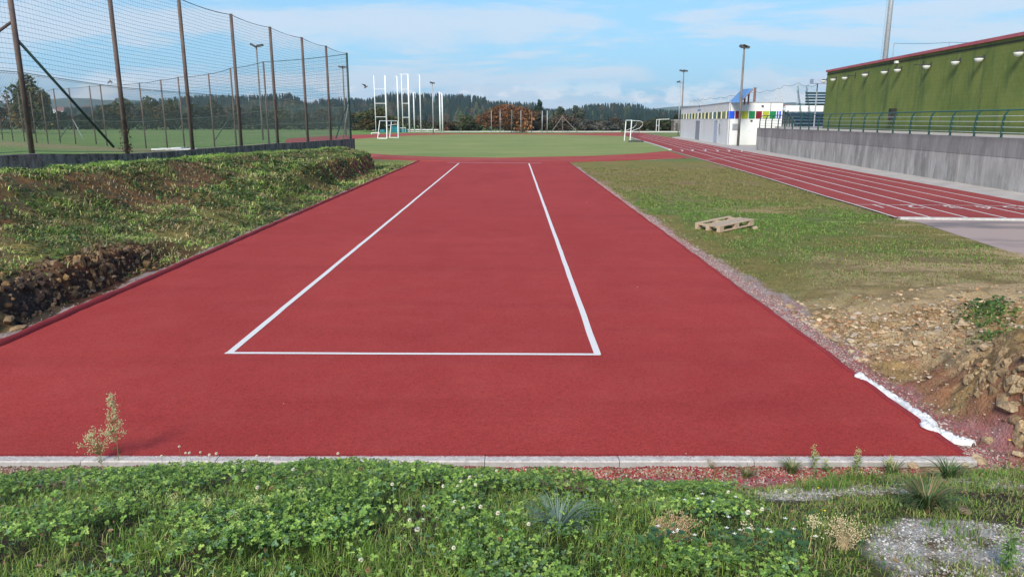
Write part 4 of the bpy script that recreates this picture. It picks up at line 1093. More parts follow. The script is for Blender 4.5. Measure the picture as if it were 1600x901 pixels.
# ---------------------------------------------------------------- throwing cage and white ladder frames
def vpole(name, top, yb, zc, r, m, par=None, hook=0):
    q = D(*top, zc); b = MB().tube([(q[0], q[1], -.1), (q[0], q[1], q[2])], r, 8)
    if hook: b.tube([q, q + (hook, 0, .02)], r * .7, 6)
    return b, q
def ladder(pl, pr, zc, rungs, label, rl, rr, topbar=False):
    q1, q2 = D(*pl, zc), D(*pr, zc)
    t = thing('white_ladder_frame', label, 'frame', (q1[0], q1[1], 0), 'white cage frames left of the field')
    MB().tube([(q1[0], q1[1], -.1), q1], rl, 8).build('pole', M['white_metal'], t, True)
    MB().tube([(q2[0], q2[1], -.1), q2], rr, 8).build('pole', M['white_metal'], t, True)
    for y in rungs:
        zz = D(pl[0], y, zc)[2]; MB().tube([(q1[0], q1[1], zz), (q2[0], q2[1], zz)], .06, 6).build('rung', M['white_metal'], t)
    if topbar: MB().tube([q1 + (-.3, 0, .02), q2 + (.1, 0, .02)], .08, 6).build('top_bar', M['white_metal'], t)
    return t
ladder((584, 118), (601.5, 118), 150, (139.3, 161.5, 182.8), 'left white ladder frame with three rungs, behind the small goal', .085, .16)
ladder((627, 116.5), (637.5, 116.5), 150, (139.5, 161.5, 183.5), 'right white ladder frame with a bar across its top', .085, .16, True)
for (x, y, zc, hk, lab, r) in ((620.3, 119.5, 150, -.35, 'slim white pole with a short hook standing between the two ladder frames', .13), (646, 145, 152, .4, 'short white pole just right of the right ladder frame', .13),
                          (655.5, 117.5, 152, -.3, 'tall slim white pole right of the ladder frames', .11), (686.8, 143.8, 154, 0, 'left one of the two close white poles right of the pale floodlight', .16), (690.6, 146.3, 150, -.3, 'right one of the two close white poles, with a short hook', .14)):
    b_, q = vpole('', (x, y), 0, zc, r, None, hook=hk); tag(b_.build('white_pole', M['white_metal'], None, True), lab, 'pole', 'white poles left of the field')
CG = [(767.6, 173), (781.4, 171.5), (799.5, 171.5), (814, 172), (831, 174.5), (847.3, 173), (855.2, 173)]
labs = ['leftmost thin net pole before the olive bush', 'thin net pole at the left of the red brown tree', 'turquoise thin net pole in front of the red brown tree', 'thin net pole at the right of the red brown tree', 'dull thin net pole right of the red brown tree', 'pale net pole, left of the close pair', 'pale net pole, right of the close pair']
for i, ((x, y), lab) in enumerate(zip(CG, labs)):
    b_, q = vpole('', (x, y), 0, 150, .085 if i in (2, 5, 6) else .06, None)
    tag(b_.build('net_pole', M['mat_teal' if i == 2 else ('galvanised' if i not in (4,) else 'pole_brown')], None, True), lab, 'pole', 'net poles behind the far field')
AF = thing('timber_a_frame', 'thin brown A shaped frame in front of the bushes beyond the field', 'frame', (*D(879, 182, 158)[:2], 0))
ap = D(879, 182, 158)
for x in (861, 903):
    q = D(x, 205, 158); MB().tube([(q[0], q[1], -.1), ap], .08, 6).build('leg', M['pole_brown'], AF)
MB().tube([(ap[0], ap[1], -.1), ap + (0, 0, .3)], .06, 6).build('centre_pole', M['pole_brown'], AF)

# landing mats, teal covers
tm = thing('landing_mat', 'teal covered landing mat block behind the small goal', 'mat', D(615, 204, 155))
q0, q1 = D(611, 205, 155), D(621, 195.5, 155)
MB().box((q0[0], q0[1], 0), (q1[0] + .2, q0[1] + 3, 1.15)).build('cover', M['mat_teal'], tm)
MB().box((q0[0] - .05, q0[1] - .05, 1.153), (q1[0] + .25, q0[1] + 3.05, 1.25)).build('lid', M['mat_teal'], tm)
q0, q1 = D(624, 204.5, 156), D(635, 198.6, 156)
tm2 = thing('landing_mat', 'low teal landing mat with a white bar above it', 'mat', q0)
MB().box((q0[0], q0[1], 0), (q1[0], q0[1] + 2, .62)).build('cover', M['mat_teal'], tm2)
MB().tube([(q0[0], q0[1] - .2, .88), (q1[0], q0[1] - .2, .88)], .06, 6).tube([(q0[0] + .1, q0[1] - .2, 0), (q0[0] + .1, q0[1] - .2, .88)], .04, 6).tube([(q1[0] - .1, q0[1] - .2, 0), (q1[0] - .1, q0[1] - .2, .88)], .04, 6).build('bar', M['white_metal'], tm2)
q0, q1 = D(594, 204.3, 157), D(601, 200, 157)
tag(MB().box((q0[0], q0[1], 0), (q1[0], q0[1] + 2, .5)).box((q0[0] + .1, q0[1] + .1, .5), (q1[0] - .1, q0[1] + 1.9, .56)).build('landing_mat', M['mat_teal']), 'small dark teal mat between the poles of the left ladder frame', 'mat')
for (x0, x1, y, lab) in ((583, 592, 202.6, 'short white bar lying near the feet of the left ladder frame'), (580, 593, 208.5, 'thin white bar on low feet across the far red track')):
    a_, c_ = P(x0, y + 1.6), P(x1, y + 1.6)
    tag(MB().tube([(a_[0], a_[1], .25), (c_[0], a_[1], .25)], .07, 6).box((a_[0], a_[1] - .2, 0), (a_[0] + .1, a_[1] + .2, .25)).box((c_[0] - .1, a_[1] - .2, 0), (c_[0], a_[1] + .2, .25)).build('low_hurdle', M['white_metal']), lab, 'hurdle')
a_, c_ = D(235, 222.8, 62.), D(296, 223.2, 62.); zf = terr1(a_[0] + 1, a_[1])
b = MB().box((a_[0], a_[1], zf), (c_[0], a_[1] + .12, zf + .14)).box((a_[0], a_[1] + 1.4, zf), (c_[0], a_[1] + 1.52, zf + .14)).box((a_[0], a_[1] + .12, zf), (a_[0] + .12, a_[1] + 1.4, zf + .13)).box((c_[0] - .12, a_[1] + .12, zf), (c_[0], a_[1] + 1.4, zf + .13)).box(((a_[0] + c_[0]) / 2, a_[1] + .12, zf + .02), ((a_[0] + c_[0]) / 2 + .8, a_[1] + 1.4, zf + .22))
tag(b.build('fallen_goal_frame', M['white_metal']), 'white goal frame lying flat on the grass behind the left fence', 'goal')

# small goal on the infield at left
G1 = thing('small_goal', 'small white goal standing at the left end of the infield', 'goal', P(590, 215.3))
zc = 101.5
A0, A1 = D(590, 215.3, zc), D(593.3, 189, zc * 1.0); B0, B1 = D(604.5, 215.4, zc * .995), D(604, 189.3, zc)
C0, C1g = D(622.3, 214.2, zc * 1.03), D(621.5, 189.2, zc * 1.03); E0, E1 = D(608.8, 213.8, zc * 1.05), D(611.5, 190.5, zc * 1.05)
for q in (A0, B0, C0, E0): q[2] = .03
rr = .055
MB().tube([A0, A1], rr, 6).build('post', M['white_metal'], G1); MB().tube([C0, C1g], rr * 1.4, 6).build('post', M['white_metal'], G1); MB().tube([B0, B1], rr * 1.2, 6).build('post', M['white_metal'], G1); MB().tube([E0, E1], rr, 6).build('post', M['white_metal'], G1)
MB().tube([A1, C1g], rr * 1.2, 6).build('crossbar', M['white_metal'], G1)
MB().tube([A0, B0], rr * 1.4, 6).build('ground_bar', M['white_metal'], G1); MB().tube([E0, C0], rr, 6).build('ground_bar', M['white_metal'], G1)
MB().tube([D(604, 196.6, zc), D(621.6, 194, zc * 1.02)], rr, 6).build('side_bar', M['white_metal'], G1)
# goal at right
G2 = thing('field_goal', 'white goal with curved net frame, seen from its side right on the infield', 'goal', P(984, 222))
f0, f1 = P(984.2, 222), None
zA = np.linalg.norm(0) if False else None
def at_ground(x, y, x2, y2):
    g_ = P(x, y); zc = (g_[1] * cT + EYE * sT); return g_, D(x2, y2, zc)
a0, a1 = at_ground(984.3, 222, 986.2, 188.4); c0, c1 = at_ground(975.6, 220, 978.2, 188.0)
for q0, q1 in ((a0, a1), (c0, c1)): MB().tube([q0, (q0[0] + .12, q0[1], q1[2])], .065, 8).build('post', M['white_metal'], G2)
TA = np.array([a0[0] + .12, a0[1], a1[2]]); TC = np.array([c0[0] + .12, c0[1], a1[2]])
MB().tube([TC, TA], .065, 8).build('crossbar', M['white_metal'], G2)
for T, F0 in ((TA, a0), (TC, c0)):
    MB().tube([T, T + (1.0, 0, -.06), T + (1.28, 0, -.2), T + (1.25, 0, -.55), T + (.95, 0, -.85), T + (.05, 0, -1.2)], .026, 6).build('net_hoop', M['white_metal'], G2)
    MB().tube([T + (.95, 0, -.85), (F0[0] + 1.05, F0[1], .02)], .03, 6).build('back_leg', M['pole_brown' if T is TC else 'mesh_red'], G2)
MB().tube([TA + (1.28, 0, -.2), TC + (1.28, 0, -.2)], .03, 6).build('net_bar', M['white_metal'], G2)
b = MB()
for k in range(13):
    f = k / 12; A_ = TA * (1 - f) + TC * f
    b.tube([A_ + (0, 0, -.02), A_ + (1.28, 0, -.2), A_ + (.95, 0, -.85), (A_[0] + .95, A_[1], .05)], .006, 3, False)
for k in range(14):
    f = k / 13; zz = .05 + f * (TA[2] - .9); b.tube([(TA[0] + .95, TA[1], zz), (TC[0] + .95, TC[1], zz)], .006, 3, False)
b.build('net', M['net_dark'], G2)
q = P(999, 222.2); tag(MB().box(q + (-1.3, -.15, 0), q + (.5, .15, .12)).box(q + (-1.2, -.12, .12), q + (.4, .12, .2)).build('goal_shadow_bar', M['dark_metal']), 'dark bar standing in for the shadow on the grass behind the foot of the right goal', 'shadow')  # shadow at the goal foot, laid on the grass as a dark bar
hb = thing('concrete_hut', 'small grey concrete hut among trees left of the white building', 'hut', P(1056, 207))
q0, q1 = D(1052.5, 205.5, 175), D(1063, 189, 175)
MB().box((q0[0], q0[1], -.1), (q1[0] + 1, q0[1] + 3, 2.4)).build('wall', M['low_wall_concrete'], hb)
MB().box((q0[0] - .15, q0[1] - .15, 2.403), (q1[0] + 1.15, q0[1] + 3.15, 2.55)).build('roof', M['concrete_pale'], hb)
MB().box((q0[0] + .4, q0[1] - .02, -.1), (q0[0] + 1.1, q0[1] - .003, 1.8)).build('doorway', M['dark_metal'], hb)
q = D(1028, 187, 170)
tag(MB().tube([(q[0] - .3, q[1], -.1), (q[0] - .3, q[1], q[2])], .07, 6).tube([(q[0] + .3, q[1], -.1), (q[0] + .3, q[1], q[2])], .07, 6).tube([(q[0] - .3, q[1], q[2]), (q[0] + 2.6, q[1], q[2] + .1)], .07, 6).tube([(q[0] - .3, q[1], q[2] * .5), (q[0] + .3, q[1], q[2] * .5)], .05, 6).build('thin_white_frame', M['white_metal']), 'thin white metal frame in front of the trees left of the white building', 'frame')
# ---------------------------------------------------------------- pine forest on the hills
def conifers(name, n, topline, zc0, zc1, y0, hmin, hmax, wr, seed, label, dark=1.0, xr=(-350, 1850), broad=0.0):
    r = np.random.default_rng(seed); V = []; F = []; C = []
    tmpl = []
    for k in range(n):
        f = r.uniform(0, 1) ** 0.8; x = r.uniform(*xr)
        if k < n * .38: f = r.uniform(.93, 1.0)
        yt = np.interp(x, [t[0] for t in topline], [t[1] for t in topline]); y = y0 + (yt - y0) * f + r.uniform(-1.2, 2.6)
        zc = zc0 + (zc1 - zc0) * f; top = D(x, y, zc); h = r.uniform(hmin, hmax); w = h * wr * r.uniform(.8, 1.2)
        b = r.uniform(.65, 1.35) * dark
        brown = vnoise(np.array([top[0]]), np.array([top[1]]), 35., 77)[0]
        col = np.array((.019, .038, .029)) * b
        rb = broad > 0 and (brown > .74 and f < .8 or r.uniform() < broad)
        if rb: col = np.array((.075, .058, .034)) * b if r.uniform() < .5 else np.array((.055, .070, .030)) * b
        nt = 7 if not rb else 6; ns = 7
        for t in range(nt):
            if rb:
                zz = top[2] - h * (.05 + .75 * t / nt); rad = w * (.75, 1.05, 1.15, 1.1, .95, .7)[t]; dz = h * .17
            else:
                zz = top[2] - h * t / nt * .96; rad = w * (.16 + .84 * (t + 1) / nt) * r.uniform(.85, 1.15); dz = h / nt * 1.55
            bi = len(V); a0 = r.uniform(0, 6.28)
            V.append((top[0] + r.uniform(-.1, .1) * w, top[1], zz)); C.append(col * 1.35)
            for j in range(ns * 2):
                a = a0 + math.pi * j / ns; rr_ = rad * (r.uniform(.8, 1.15) if j % 2 == 0 else r.uniform(.4, .62))
                V.append((top[0] + rr_ * math.cos(a), top[1] + rr_ * math.sin(a), zz - dz * (1 if j % 2 == 0 else .72))); C.append(col * (r.uniform(.7, 1.25)))
            for j in range(ns * 2): F.append((bi, bi + 1 + j, bi + 1 + (j + 1) % (ns * 2)))
    o = fast(name, V, F, M['foliage_far'], cols=np.array(C)); tag(o, label, 'forest', kind='stuff'); return o
conifers('pine_forest', 4200, topA, 505, 770, 178, 11, 14, .19, 3, 'dark blue green pine forest covering the hills beyond the sports field', broad=.04, xr=(100, 1300))
conifers('pine_forest', 700, [(-400,172),(60,172),(260,170),(600,172),(1000,171),(1062,171),(1222,163),(1290,166),(1900,174)], 900, 1250, 180, 10, 13, .3, 5, 'paler bluish woodland on the farthest slopes', 1.1, xr=(-200, 1500), broad=.4)

# ---------------------------------------------------------------- broad-leaved trees and bushes behind the field
def leafy(name, label, px0, px1, ytop, ybase, zc, cols, cat='tree', group=None, seed=0, n=2600, leaf=.34, ntr=1, lobes=9, bare=0.0, round_=False, lean=0):
    r = np.random.default_rng(seed + 1000); xc = (px0 + px1) / 2
    base = D(xc, ybase, zc); base[2] = 0; top = D(xc, ytop, zc)[2]; hw = (px1 - px0) / 2 * zc / FOC * 1.14; Hh = top
    t = thing(name, label, cat, base, group)
    L = []
    for k in range(lobes):
        if round_:
            a = r.uniform(0, 6.28); q = r.uniform(0, 1) ** .5; zz = r.uniform(.12, .74)
            wid = math.sqrt(max(0.05, 1 - max(0, (zz - .35) / .75) ** 2))
            cx_, cy = math.cos(a) * q * hw * .66 * wid, math.sin(a) * q * hw * .5 * wid; rad = np.array([hw * .36, hw * .34, Hh * .24])
        else:
            a = r.uniform(0, 6.28); q = r.uniform(.1, 1); zz = r.uniform(.18, .78) * (1 - .25 * q)
            cx_, cy = math.cos(a) * q * hw * .72, math.sin(a) * q * hw * .5; rad = np.array([hw * r.uniform(.24, .42), hw * r.uniform(.24, .4), Hh * r.uniform(.13, .25)])
        L.append((np.array([cx_, cy, zz * Hh]), rad, r.uniform(.65, 1.3), r.integers(0, len(cols))))
    L.append((np.array([0, 0, Hh * .80]), np.array([hw * .35, hw * .35, Hh * .19]), 1.1, 0))
    V = []; C = []; F = []
    for k in range(n):
        c, rad, br, ci = L[r.integers(0, len(L))]
        d = r.normal(size=3); d /= np.linalg.norm(d)
        rr_ = r.uniform(.45, 1.0) ** .5 * r.uniform(.85, 1.12)
        p = base + c + d * rad * rr_
        if p[2] < .05: p[2] = r.uniform(.05, .5)
        s = leaf * r.uniform(.5, 1.25); u = r.normal(size=3) + d * .4; u /= np.linalg.norm(u); v = np.cross(u, r.normal(size=3)); v /= np.linalg.norm(v)
        b0 = len(V); V += [p - u * s, p + v * s * .7, p + u * s, p - v * s * .7]; F.append((b0, b0 + 1, b0 + 2, b0 + 3))
        cc = np.array(cols[ci if r.uniform() < .7 else r.integers(0, len(cols))]) * br * r.uniform(.6, 1.4)
        C += [cc] * 4
    fast('crown', V, F, M['foliage_far'], t, np.array(C))
    b = MB()
    for k in range(ntr):
        ox = r.uniform(-.3, .3) * hw if ntr > 1 else 0
        b.tube([base + (ox, 0, -.1), base + (ox * 1.1, 0, Hh * .25), base + (ox * 1.2 + r.uniform(-.1, .1) * hw, 0, Hh * .62)], [hw * .07 + .06, hw * .05 + .05, .04], 7)
        for j in range(5):
            a = r.uniform(0, 6.28); z0 = Hh * r.uniform(.2, .45); q = base + (ox, 0, z0)
            b.tube([q, q + (math.cos(a) * hw * .3, math.sin(a) * hw * .25, Hh * .18), q + (math.cos(a) * hw * .6, math.sin(a) * hw * .45, Hh * .32)], [.10, .06, .02], 5, False)
    if bare:
        for j in range(int(60 * bare)):
            a = r.uniform(0, 6.28); q = base + (r.uniform(-.7, .7) * hw, r.uniform(-.4, .4) * hw, Hh * r.uniform(.3, .7)); e = q + (r.normal() * hw * .2, r.normal() * .5, Hh * r.uniform(.1, .3))
            b.tube([q, e], [.05, .015], 4, False)
    b.build('trunk', M['pole_brown'], t, True)
    return t
OLV = [(.075, .080, .026), (.10, .085, .028), (.05, .062, .024), (.12, .085, .03)]
DRK = [(.035, .050, .022), (.05, .058, .024), (.028, .04, .02), (.075, .06, .028)]
RED = [(.21, .090, .036), (.165, .078, .036), (.26, .125, .05), (.13, .075, .035)]
GRY = [(.070, .074, .064), (.090, .088, .075), (.052, .06, .048), (.075, .066, .052)]
BRN = [(.085, .062, .040), (.062, .052, .034), (.105, .075, .045), (.052, .050, .032)]
BG = 'trees and bushes behind the far side of the field'
leafy('oak_tree', 'large dark olive oak behind the white ladder frames', 553, 628, 168.5, 203.5, 168, OLV, group=BG, seed=1, n=4200, lobes=14)
leafy('autumn_bush', 'low rusty brown bush right of the pale floodlight pole', 676, 722, 190.5, 204, 172, BRN + RED[:1], 'bush', BG, 2, 1500, lobes=9)
leafy('green_bush', 'rounded olive green bush left of the red brown tree', 700, 757, 181, 205, 176, [(.075, .085, .036), (.06, .075, .032), (.09, .09, .04)], 'bush', BG, 3, 2800, lobes=12)
leafy('beech_tree', 'big round red brown autumn tree in the middle of the tree line', 748, 836, 162.5, 205.5, 166, RED, 'tree', BG, 4, 8200, lobes=26, round_=True, leaf=.30)
leafy('bare_tree', 'dark grey brown tree just right of the big red brown tree', 812, 862, 172, 205, 172, BRN + DRK[:2], 'tree', BG, 5, 3300, lobes=13, bare=.6)
leafy('pale_bare_tree', 'brown thicket behind the thin A shaped frame', 846, 908, 178, 205, 178, BRN + GRY, 'tree', BG, 6, 3400, lobes=15, bare=.8)
leafy('grey_willow_bush', 'grey willow bush right of the A shaped frame', 896, 940, 187, 205, 180, GRY, 'bush', BG, 7, 2100, lobes=10, bare=.5)
leafy('grey_willow_bush', 'pale grey willow bush left of the right goal', 926, 972, 189, 205.5, 176, GRY, 'bush', BG, 8, 2100, lobes=10, bare=.5)
leafy('brown_tree', 'brown bare topped tree standing above the grey willow bushes', 938, 978, 184, 204, 190, BRN + GRY[:2], 'tree', BG, 9, 2000, lobes=9, bare=.6)
leafy('dark_bush', 'dark bush behind the right goal', 962, 1012, 188.5, 206, 178, DRK + BRN[:1], 'bush', BG, 10, 2300, lobes=10)
leafy('dark_tree', 'dark olive spreading tree left of the concrete hut', 1000, 1056, 184.5, 206, 180, DRK + OLV[:2], 'tree', BG, 11, 3300, lobes=14)
leafy('dark_tree', 'dark green bush against the left end of the white building', 1044, 1070, 178, 206, 196, DRK, 'tree', BG, 12, 1500, lobes=8)
leafy('pine_tree', 'single dark pine standing up above the wood right of the red brown tree', 834, 852, 155.5, 204, 240, [(.024, .045, .03), (.035, .055, .035)], 'tree', BG, 13, 1900, lobes=12, leaf=.42)
leafy('tall_green_tree', 'grey green tree left of the small right-hand pine hill', 862, 888, 166, 204, 260, [(.055, .07, .04), (.07, .075, .045)], 'tree', BG, 14, 1600, lobes=9, leaf=.4)
leafy('tall_green_tree', 'grey green tree with a pale top beside the right-hand pine hill', 884, 914, 165, 204, 265, [(.06, .075, .045), (.085, .085, .055)], 'tree', BG, 15, 1700, lobes=9, leaf=.4)
leafy('oak_tree', 'tall loose autumn oak near the left edge, behind the first fence post', 18, 84, 114, 203, 140, OLV + [(.14, .09, .03)], 'tree', 'trees beyond the left field', 20, 5200, lobes=22, bare=.7, leaf=.30)
leafy('oak_tree', 'rusty oak cut by the left edge of the photo', -60, 22, 122, 203, 150, OLV + RED[:2], 'tree', 'trees beyond the left field', 21, 5200, lobes=20, bare=.5, leaf=.32)
lef = [(-130, -50, 150, BRN), (78, 118, 178, DRK), (108, 150, 182, GRY), (140, 182, 176, DRK), (164, 226, 157, OLV), (214, 262, 154, OLV), (250, 292, 159, OLV), (286, 330, 166, DRK), (320, 352, 160, DRK), (345, 392, 166, BRN), (384, 424, 169, DRK), (416, 460, 171, OLV), (452, 492, 177, DRK), (484, 524, 173, BRN), (518, 560, 170, DRK)]
ll = ['brown tree beyond the left edge of the field', 'low dark bush right of the tall left oak', 'grey thicket below the distant hills', 'dark bush left of the broad olive oak', 'broad olive oak behind the second tall fence post', 'olive oak right of the broadest one', 'lower olive oak near the third tall post', 'dark tree in the hedge behind the third tall post', 'dark tree left of the brown one in the hedge', 'brown tree behind the fourth tall fence post', 'dark tree behind the two-headed floodlight', 'olive tree behind the fifth tall fence post', 'low dark tree behind the sixth tall fence post', 'brown tree left of the corner of the fence', 'dark tree just behind the corner post of the fence']
for i, ((a, c, y, cl), lab) in enumerate(zip(lef, ll)):
    leafy('hedge_tree', lab, a - 3, c + 3, y - 4, 202, 205 + (i % 3) * 8, cl, 'tree', 'trees beyond the left field', 30 + i, 3800, lobes=17, leaf=.38, bare=.3)
b0 = None
V = []; F = []; C = []
for k in range(9000):
    x = rng.uniform(-120, 565); zc = rng.uniform(196, 203); p = D(x, 190, zc); p[2] = rng.uniform(0, 1) ** .8 * (1.9 + 1.6 * vnoise(np.array([p[0]]), np.array([0.]), 6., 8)[0])
    s = rng.uniform(.15, .4); u = rng.normal(size=3); u /= np.linalg.norm(u); v = np.cross(u, rng.normal(size=3)); v /= np.linalg.norm(v)
    q = len(V); V += [p - u * s, p + v * s * .7, p + u * s, p - v * s * .7]; F.append((q, q + 1, q + 2, q + 3)); C += [np.array(DRK[k % 3]) * rng.uniform(.5, 1.2)] * 4
tag(fast('hedge', V, F, M['foliage_far'], cols=np.array(C)), 'long low dark hedge along the far edge of the left field', 'hedge')
V = []; F = []; C = []
for k in range(9000):
    x = rng.uniform(545, 1062); zc = rng.uniform(182, 190); p = D(x, 190, zc); p[2] = rng.uniform(0, 1) ** .8 * (1.2 + 1.6 * vnoise(np.array([p[0]]), np.array([0.]), 5., 18)[0])
    s = rng.uniform(.15, .36); u = rng.normal(size=3); u /= np.linalg.norm(u); v = np.cross(u, rng.normal(size=3)); v /= np.linalg.norm(v)
    q = len(V); V += [p - u * s, p + v * s * .7, p + u * s, p - v * s * .7]; F.append((q, q + 1, q + 2, q + 3)); C += [np.array((DRK + BRN + GRY)[k % 9]) * rng.uniform(.4, 1.1)] * 4
tag(fast('hedge', V, F, M['foliage_far'], cols=np.array(C)), 'tangled dark undergrowth below the trees behind the running track', 'hedge')
# a few far houses
for i, (x, y, zc, lab) in enumerate([(92, 174, 900, 'far white house below the distant hill, right of the left oak'), (101, 176.5, 880, 'second far white house beside its neighbour below the distant hill'), (134, 171.5, 950, 'tiny far house among trees under the distant hill'), (1231, 168.5, 1150, 'tiny pale house on the distant slope right of the white building'), (5, 175, 900, 'far pale house at the left edge behind the oaks')]):
    q = D(x, y, zc); w = (7, 9, 5, 6, 6)[i]
    h = thing('house', lab, 'house', q, None)
    MB().box(q + (-w, 0, -6), q + (w, 9, 2.2)).build('wall', M['white_metal'], h)
    MB().add([q + (-w - .5, -.5, 2.2), q + (w + .5, -.5, 2.2), q + (w + .5, 9.5, 2.2), q + (-w - .5, 9.5, 2.2), q + (-w - .5, 4.5, 5), q + (w + .5, 4.5, 5)], [(0, 1, 5, 4), (2, 3, 4, 5), (0, 4, 3), (1, 2, 5), (0, 3, 2, 1)]).build('roof', M['rust'], h)
    b = MB()
    for k in range(3): b.box(q + (-w + 1 + k * w * .6, -.06, -.8), q + (-w + 2.4 + k * w * .6, -.004, .8))
    b.build('windows', M['dark_metal'], h)

# birds
def bird(x, y, zc, ang, sc, label):
    p = D(x, y, zc); t = thing('bird', label, 'bird', p)
    d = np.array([math.cos(ang), 0, math.sin(ang)]); nn_ = np.array([-d[2], 0, d[0]])
    b = MB().tube([p - d * .24 * sc, p - d * .1 * sc, p + d * .1 * sc, p + d * .2 * sc, p + d * .26 * sc], [.01 * sc, .055 * sc, .06 * sc, .035 * sc, .008 * sc], 8)
    b.build('body', M['gull_grey'], t, True)
    for s_ in (-1, 1):
        a_, e = p + d * .08 * sc, p + d * (.02) * sc + nn_ * .18 * sc + np.array((0, s_ * .22 * sc, .05 * sc)); tip = p - d * .15 * sc + nn_ * .42 * sc + np.array((0, s_ * .45 * sc, 0))
        th = np.array((0, 0, .012 * sc))
        Vb = [a_, p - d * .08 * sc, e - d * .1 * sc, e + d * .06 * sc, tip]
        MB().add([v + th for v in Vb] + [v - th for v in Vb], [(0, 1, 2, 3), (3, 2, 4), (8, 7, 6, 5), (8, 9, 7), (0, 3, 8, 5), (1, 6, 7, 2), (3, 4, 9, 8), (4, 2, 7, 9), (0, 5, 6, 1)]).build('wing', M['gull_grey'], t)
bird(173.5, 127, 60, 2.3, .75, 'dark bird flying just above the far fence at left')
bird(571.5, 136.5, 80, .5, 1.1, 'small dark bird flying in the sky left of the white ladder frames')

# ---------------------------------------------------------------- wooden pallet with its propping stone
pc = P(1131, 354.5); pc[2] = terr1(pc[0], pc[1]) + .02
k1 = P(1080.5, 349); k2 = P(1125, 361.5); k3 = P(1182, 352)
PA = thing('pallet', 'wooden pallet lying on the grass between the two red tracks', 'pallet', pc)
u = np.array([math.cos(math.radians(35)), math.sin(math.radians(35)), 0.0]); v = np.array([-u[1], u[0], 0])
o = k2.copy(); o[2] = terr1(k2[0], k2[1]) + .005
upw = np.array([0, 0, 1.0]); u2 = u + np.array((0, 0, .06)); u2 /= np.linalg.norm(u2)
LX, LY = 1.2, .74
for j in range(3):
    MB().frame_box(o, u2, v, upw, (0, j * (LY - .1) / 2, 0), (LX, j * (LY - .1) / 2 + .1, .022)).build('bottom_board', M['pallet_wood'], PA)
    for i in range(3):
        MB().frame_box(o, u2, v, upw, (i * (LX - .14) / 2, j * (LY - .1) / 2 + .002, .024), (i * (LX - .14) / 2 + .14, j * (LY - .1) / 2 + .098, .10)).build('block', M['pallet_wood'], PA)
for i in range(3):
    MB().frame_box(o, u2, v, upw, (i * (LX - .14) / 2 + .004, 0, .102), (i * (LX - .14) / 2 + .136, LY, .122)).build('stringer_board', M['pallet_wood'], PA)
for j in range(5):
    y0_ = j * (LY - .1) / 4
    if j == 3: continue
    MB().frame_box(o, u2, v, upw, (-.01 * (j % 2), y0_, .124), (LX + .01 * (j % 2), y0_ + .1, .146)).build('deck_board', M['pallet_grey_wood' if j % 2 else 'pallet_wood'], PA)

def rock(p, s, colr, seed, sq=(1, 1, .65), V=None, F=None, C=None):
    r = np.random.default_rng(seed)
    ph = [(0, 0, 1)] + [(math.cos(a), math.sin(a), .45) for a in np.linspace(0, 6.28, 6)[:-1]] + [(math.cos(a + .6), math.sin(a + .6), -.45) for a in np.linspace(0, 6.28, 6)[:-1]] + [(0, 0, -1)]
    ph = np.array(ph) * r.uniform(.65, 1.2, (12, 1)) * np.array(sq) * s
    a = r.uniform(0, 6.28); R = np.array([[math.cos(a), -math.sin(a), 0], [math.sin(a), math.cos(a), 0], [0, 0, 1]]); b_ = r.uniform(-.5, .5)
    R2 = np.array([[1, 0, 0], [0, math.cos(b_), -math.sin(b_)], [0, math.sin(b_), math.cos(b_)]]); ph = ph @ R2.T @ R.T
    f = [(0, 1 + i, 1 + (i + 1) % 5) for i in range(5)] + [(1 + i, 6 + i, 1 + (i + 1) % 5) for i in range(5)] + [(1 + (i + 1) % 5, 6 + i, 6 + (i + 1) % 5) for i in range(5)] + [(11, 6 + (i + 1) % 5, 6 + i) for i in range(5)]
    return ph + p, f
def rocks_obj(name, pts, sizes, cols_, sq=(1, 1, .6), seed=0):
    V = []; F = []; C = []
    for i, (p, s) in enumerate(zip(pts, sizes)):
        v, f = rock(p, s, None, seed + i, sq); b_ = len(V); V += list(v); F += [(a + b_, c + b_, d + b_) for a, c, d in f]; C += [cols_[i]] * 12
    return fast(name, V, F, M['stone_mat'], cols=np.array(C))
def zat(x, y): return terrain(x, y)
# propping stone
q = P(1180.5, 358.6); q[2] = terr1(q[0], q[1]) + .04
tag(rocks_obj('stone', [q], [.075], [np.array((.42, .33, .24))], (1, .8, .9), 5), 'small pale stone lying under the right corner of the pallet', 'stone')
# rubble on the spoil slope at right
N = 16000; xs = XR + .3 + rng.uniform(0, 1, N) ** 1.2 * 4.2; ys_ = rng.uniform(4.7, 10.2, N)
den_ = vnoise(xs, ys_, .5, 5) ; lineD = np.exp(-((ys_ - (8.6 - (xs - 4) * .32)) / .9) ** 2)
keep = rng.uniform(0, 1, N) < (.16 + .95 * lineD) * (.4 + den_) * np.where(ys_ < 6.8, .35, 1); xs, ys_ = xs[keep], ys_[keep]
sz = np.exp(rng.normal(-4.15, .55, len(xs))); sz = np.clip(sz, .006, .07)
base_c = np.array([(.56, .41, .25), (.50, .36, .22), (.62, .50, .34), (.38, .25, .15), (.52, .44, .36), (.46, .27, .15)])
cc = base_c[rng.integers(0, 6, len(xs))] * rng.uniform(.6, 1.2, (len(xs), 1))
pts = np.stack([xs, ys_, zat(xs, ys_) + sz * .15], 1)
tag(rocks_obj('rubble', pts, sz, cc, (1, .8, .45), 100), 'loose ochre rubble strewn over the bare slope right of the runway', 'rubble', kind='stuff')
import bmesh as _bm
from mathutils import noise as mn
def ico(sub):
    b_ = _bm.new(); _bm.ops.create_icosphere(b_, subdivisions=sub, radius=1); b_.verts.ensure_lookup_table()
    v = np.array([q.co[:] for q in b_.verts]); f = [tuple(w.index for w in q.verts) for q in b_.faces]; b_.free(); return v, f
IV, IF = ico(3)
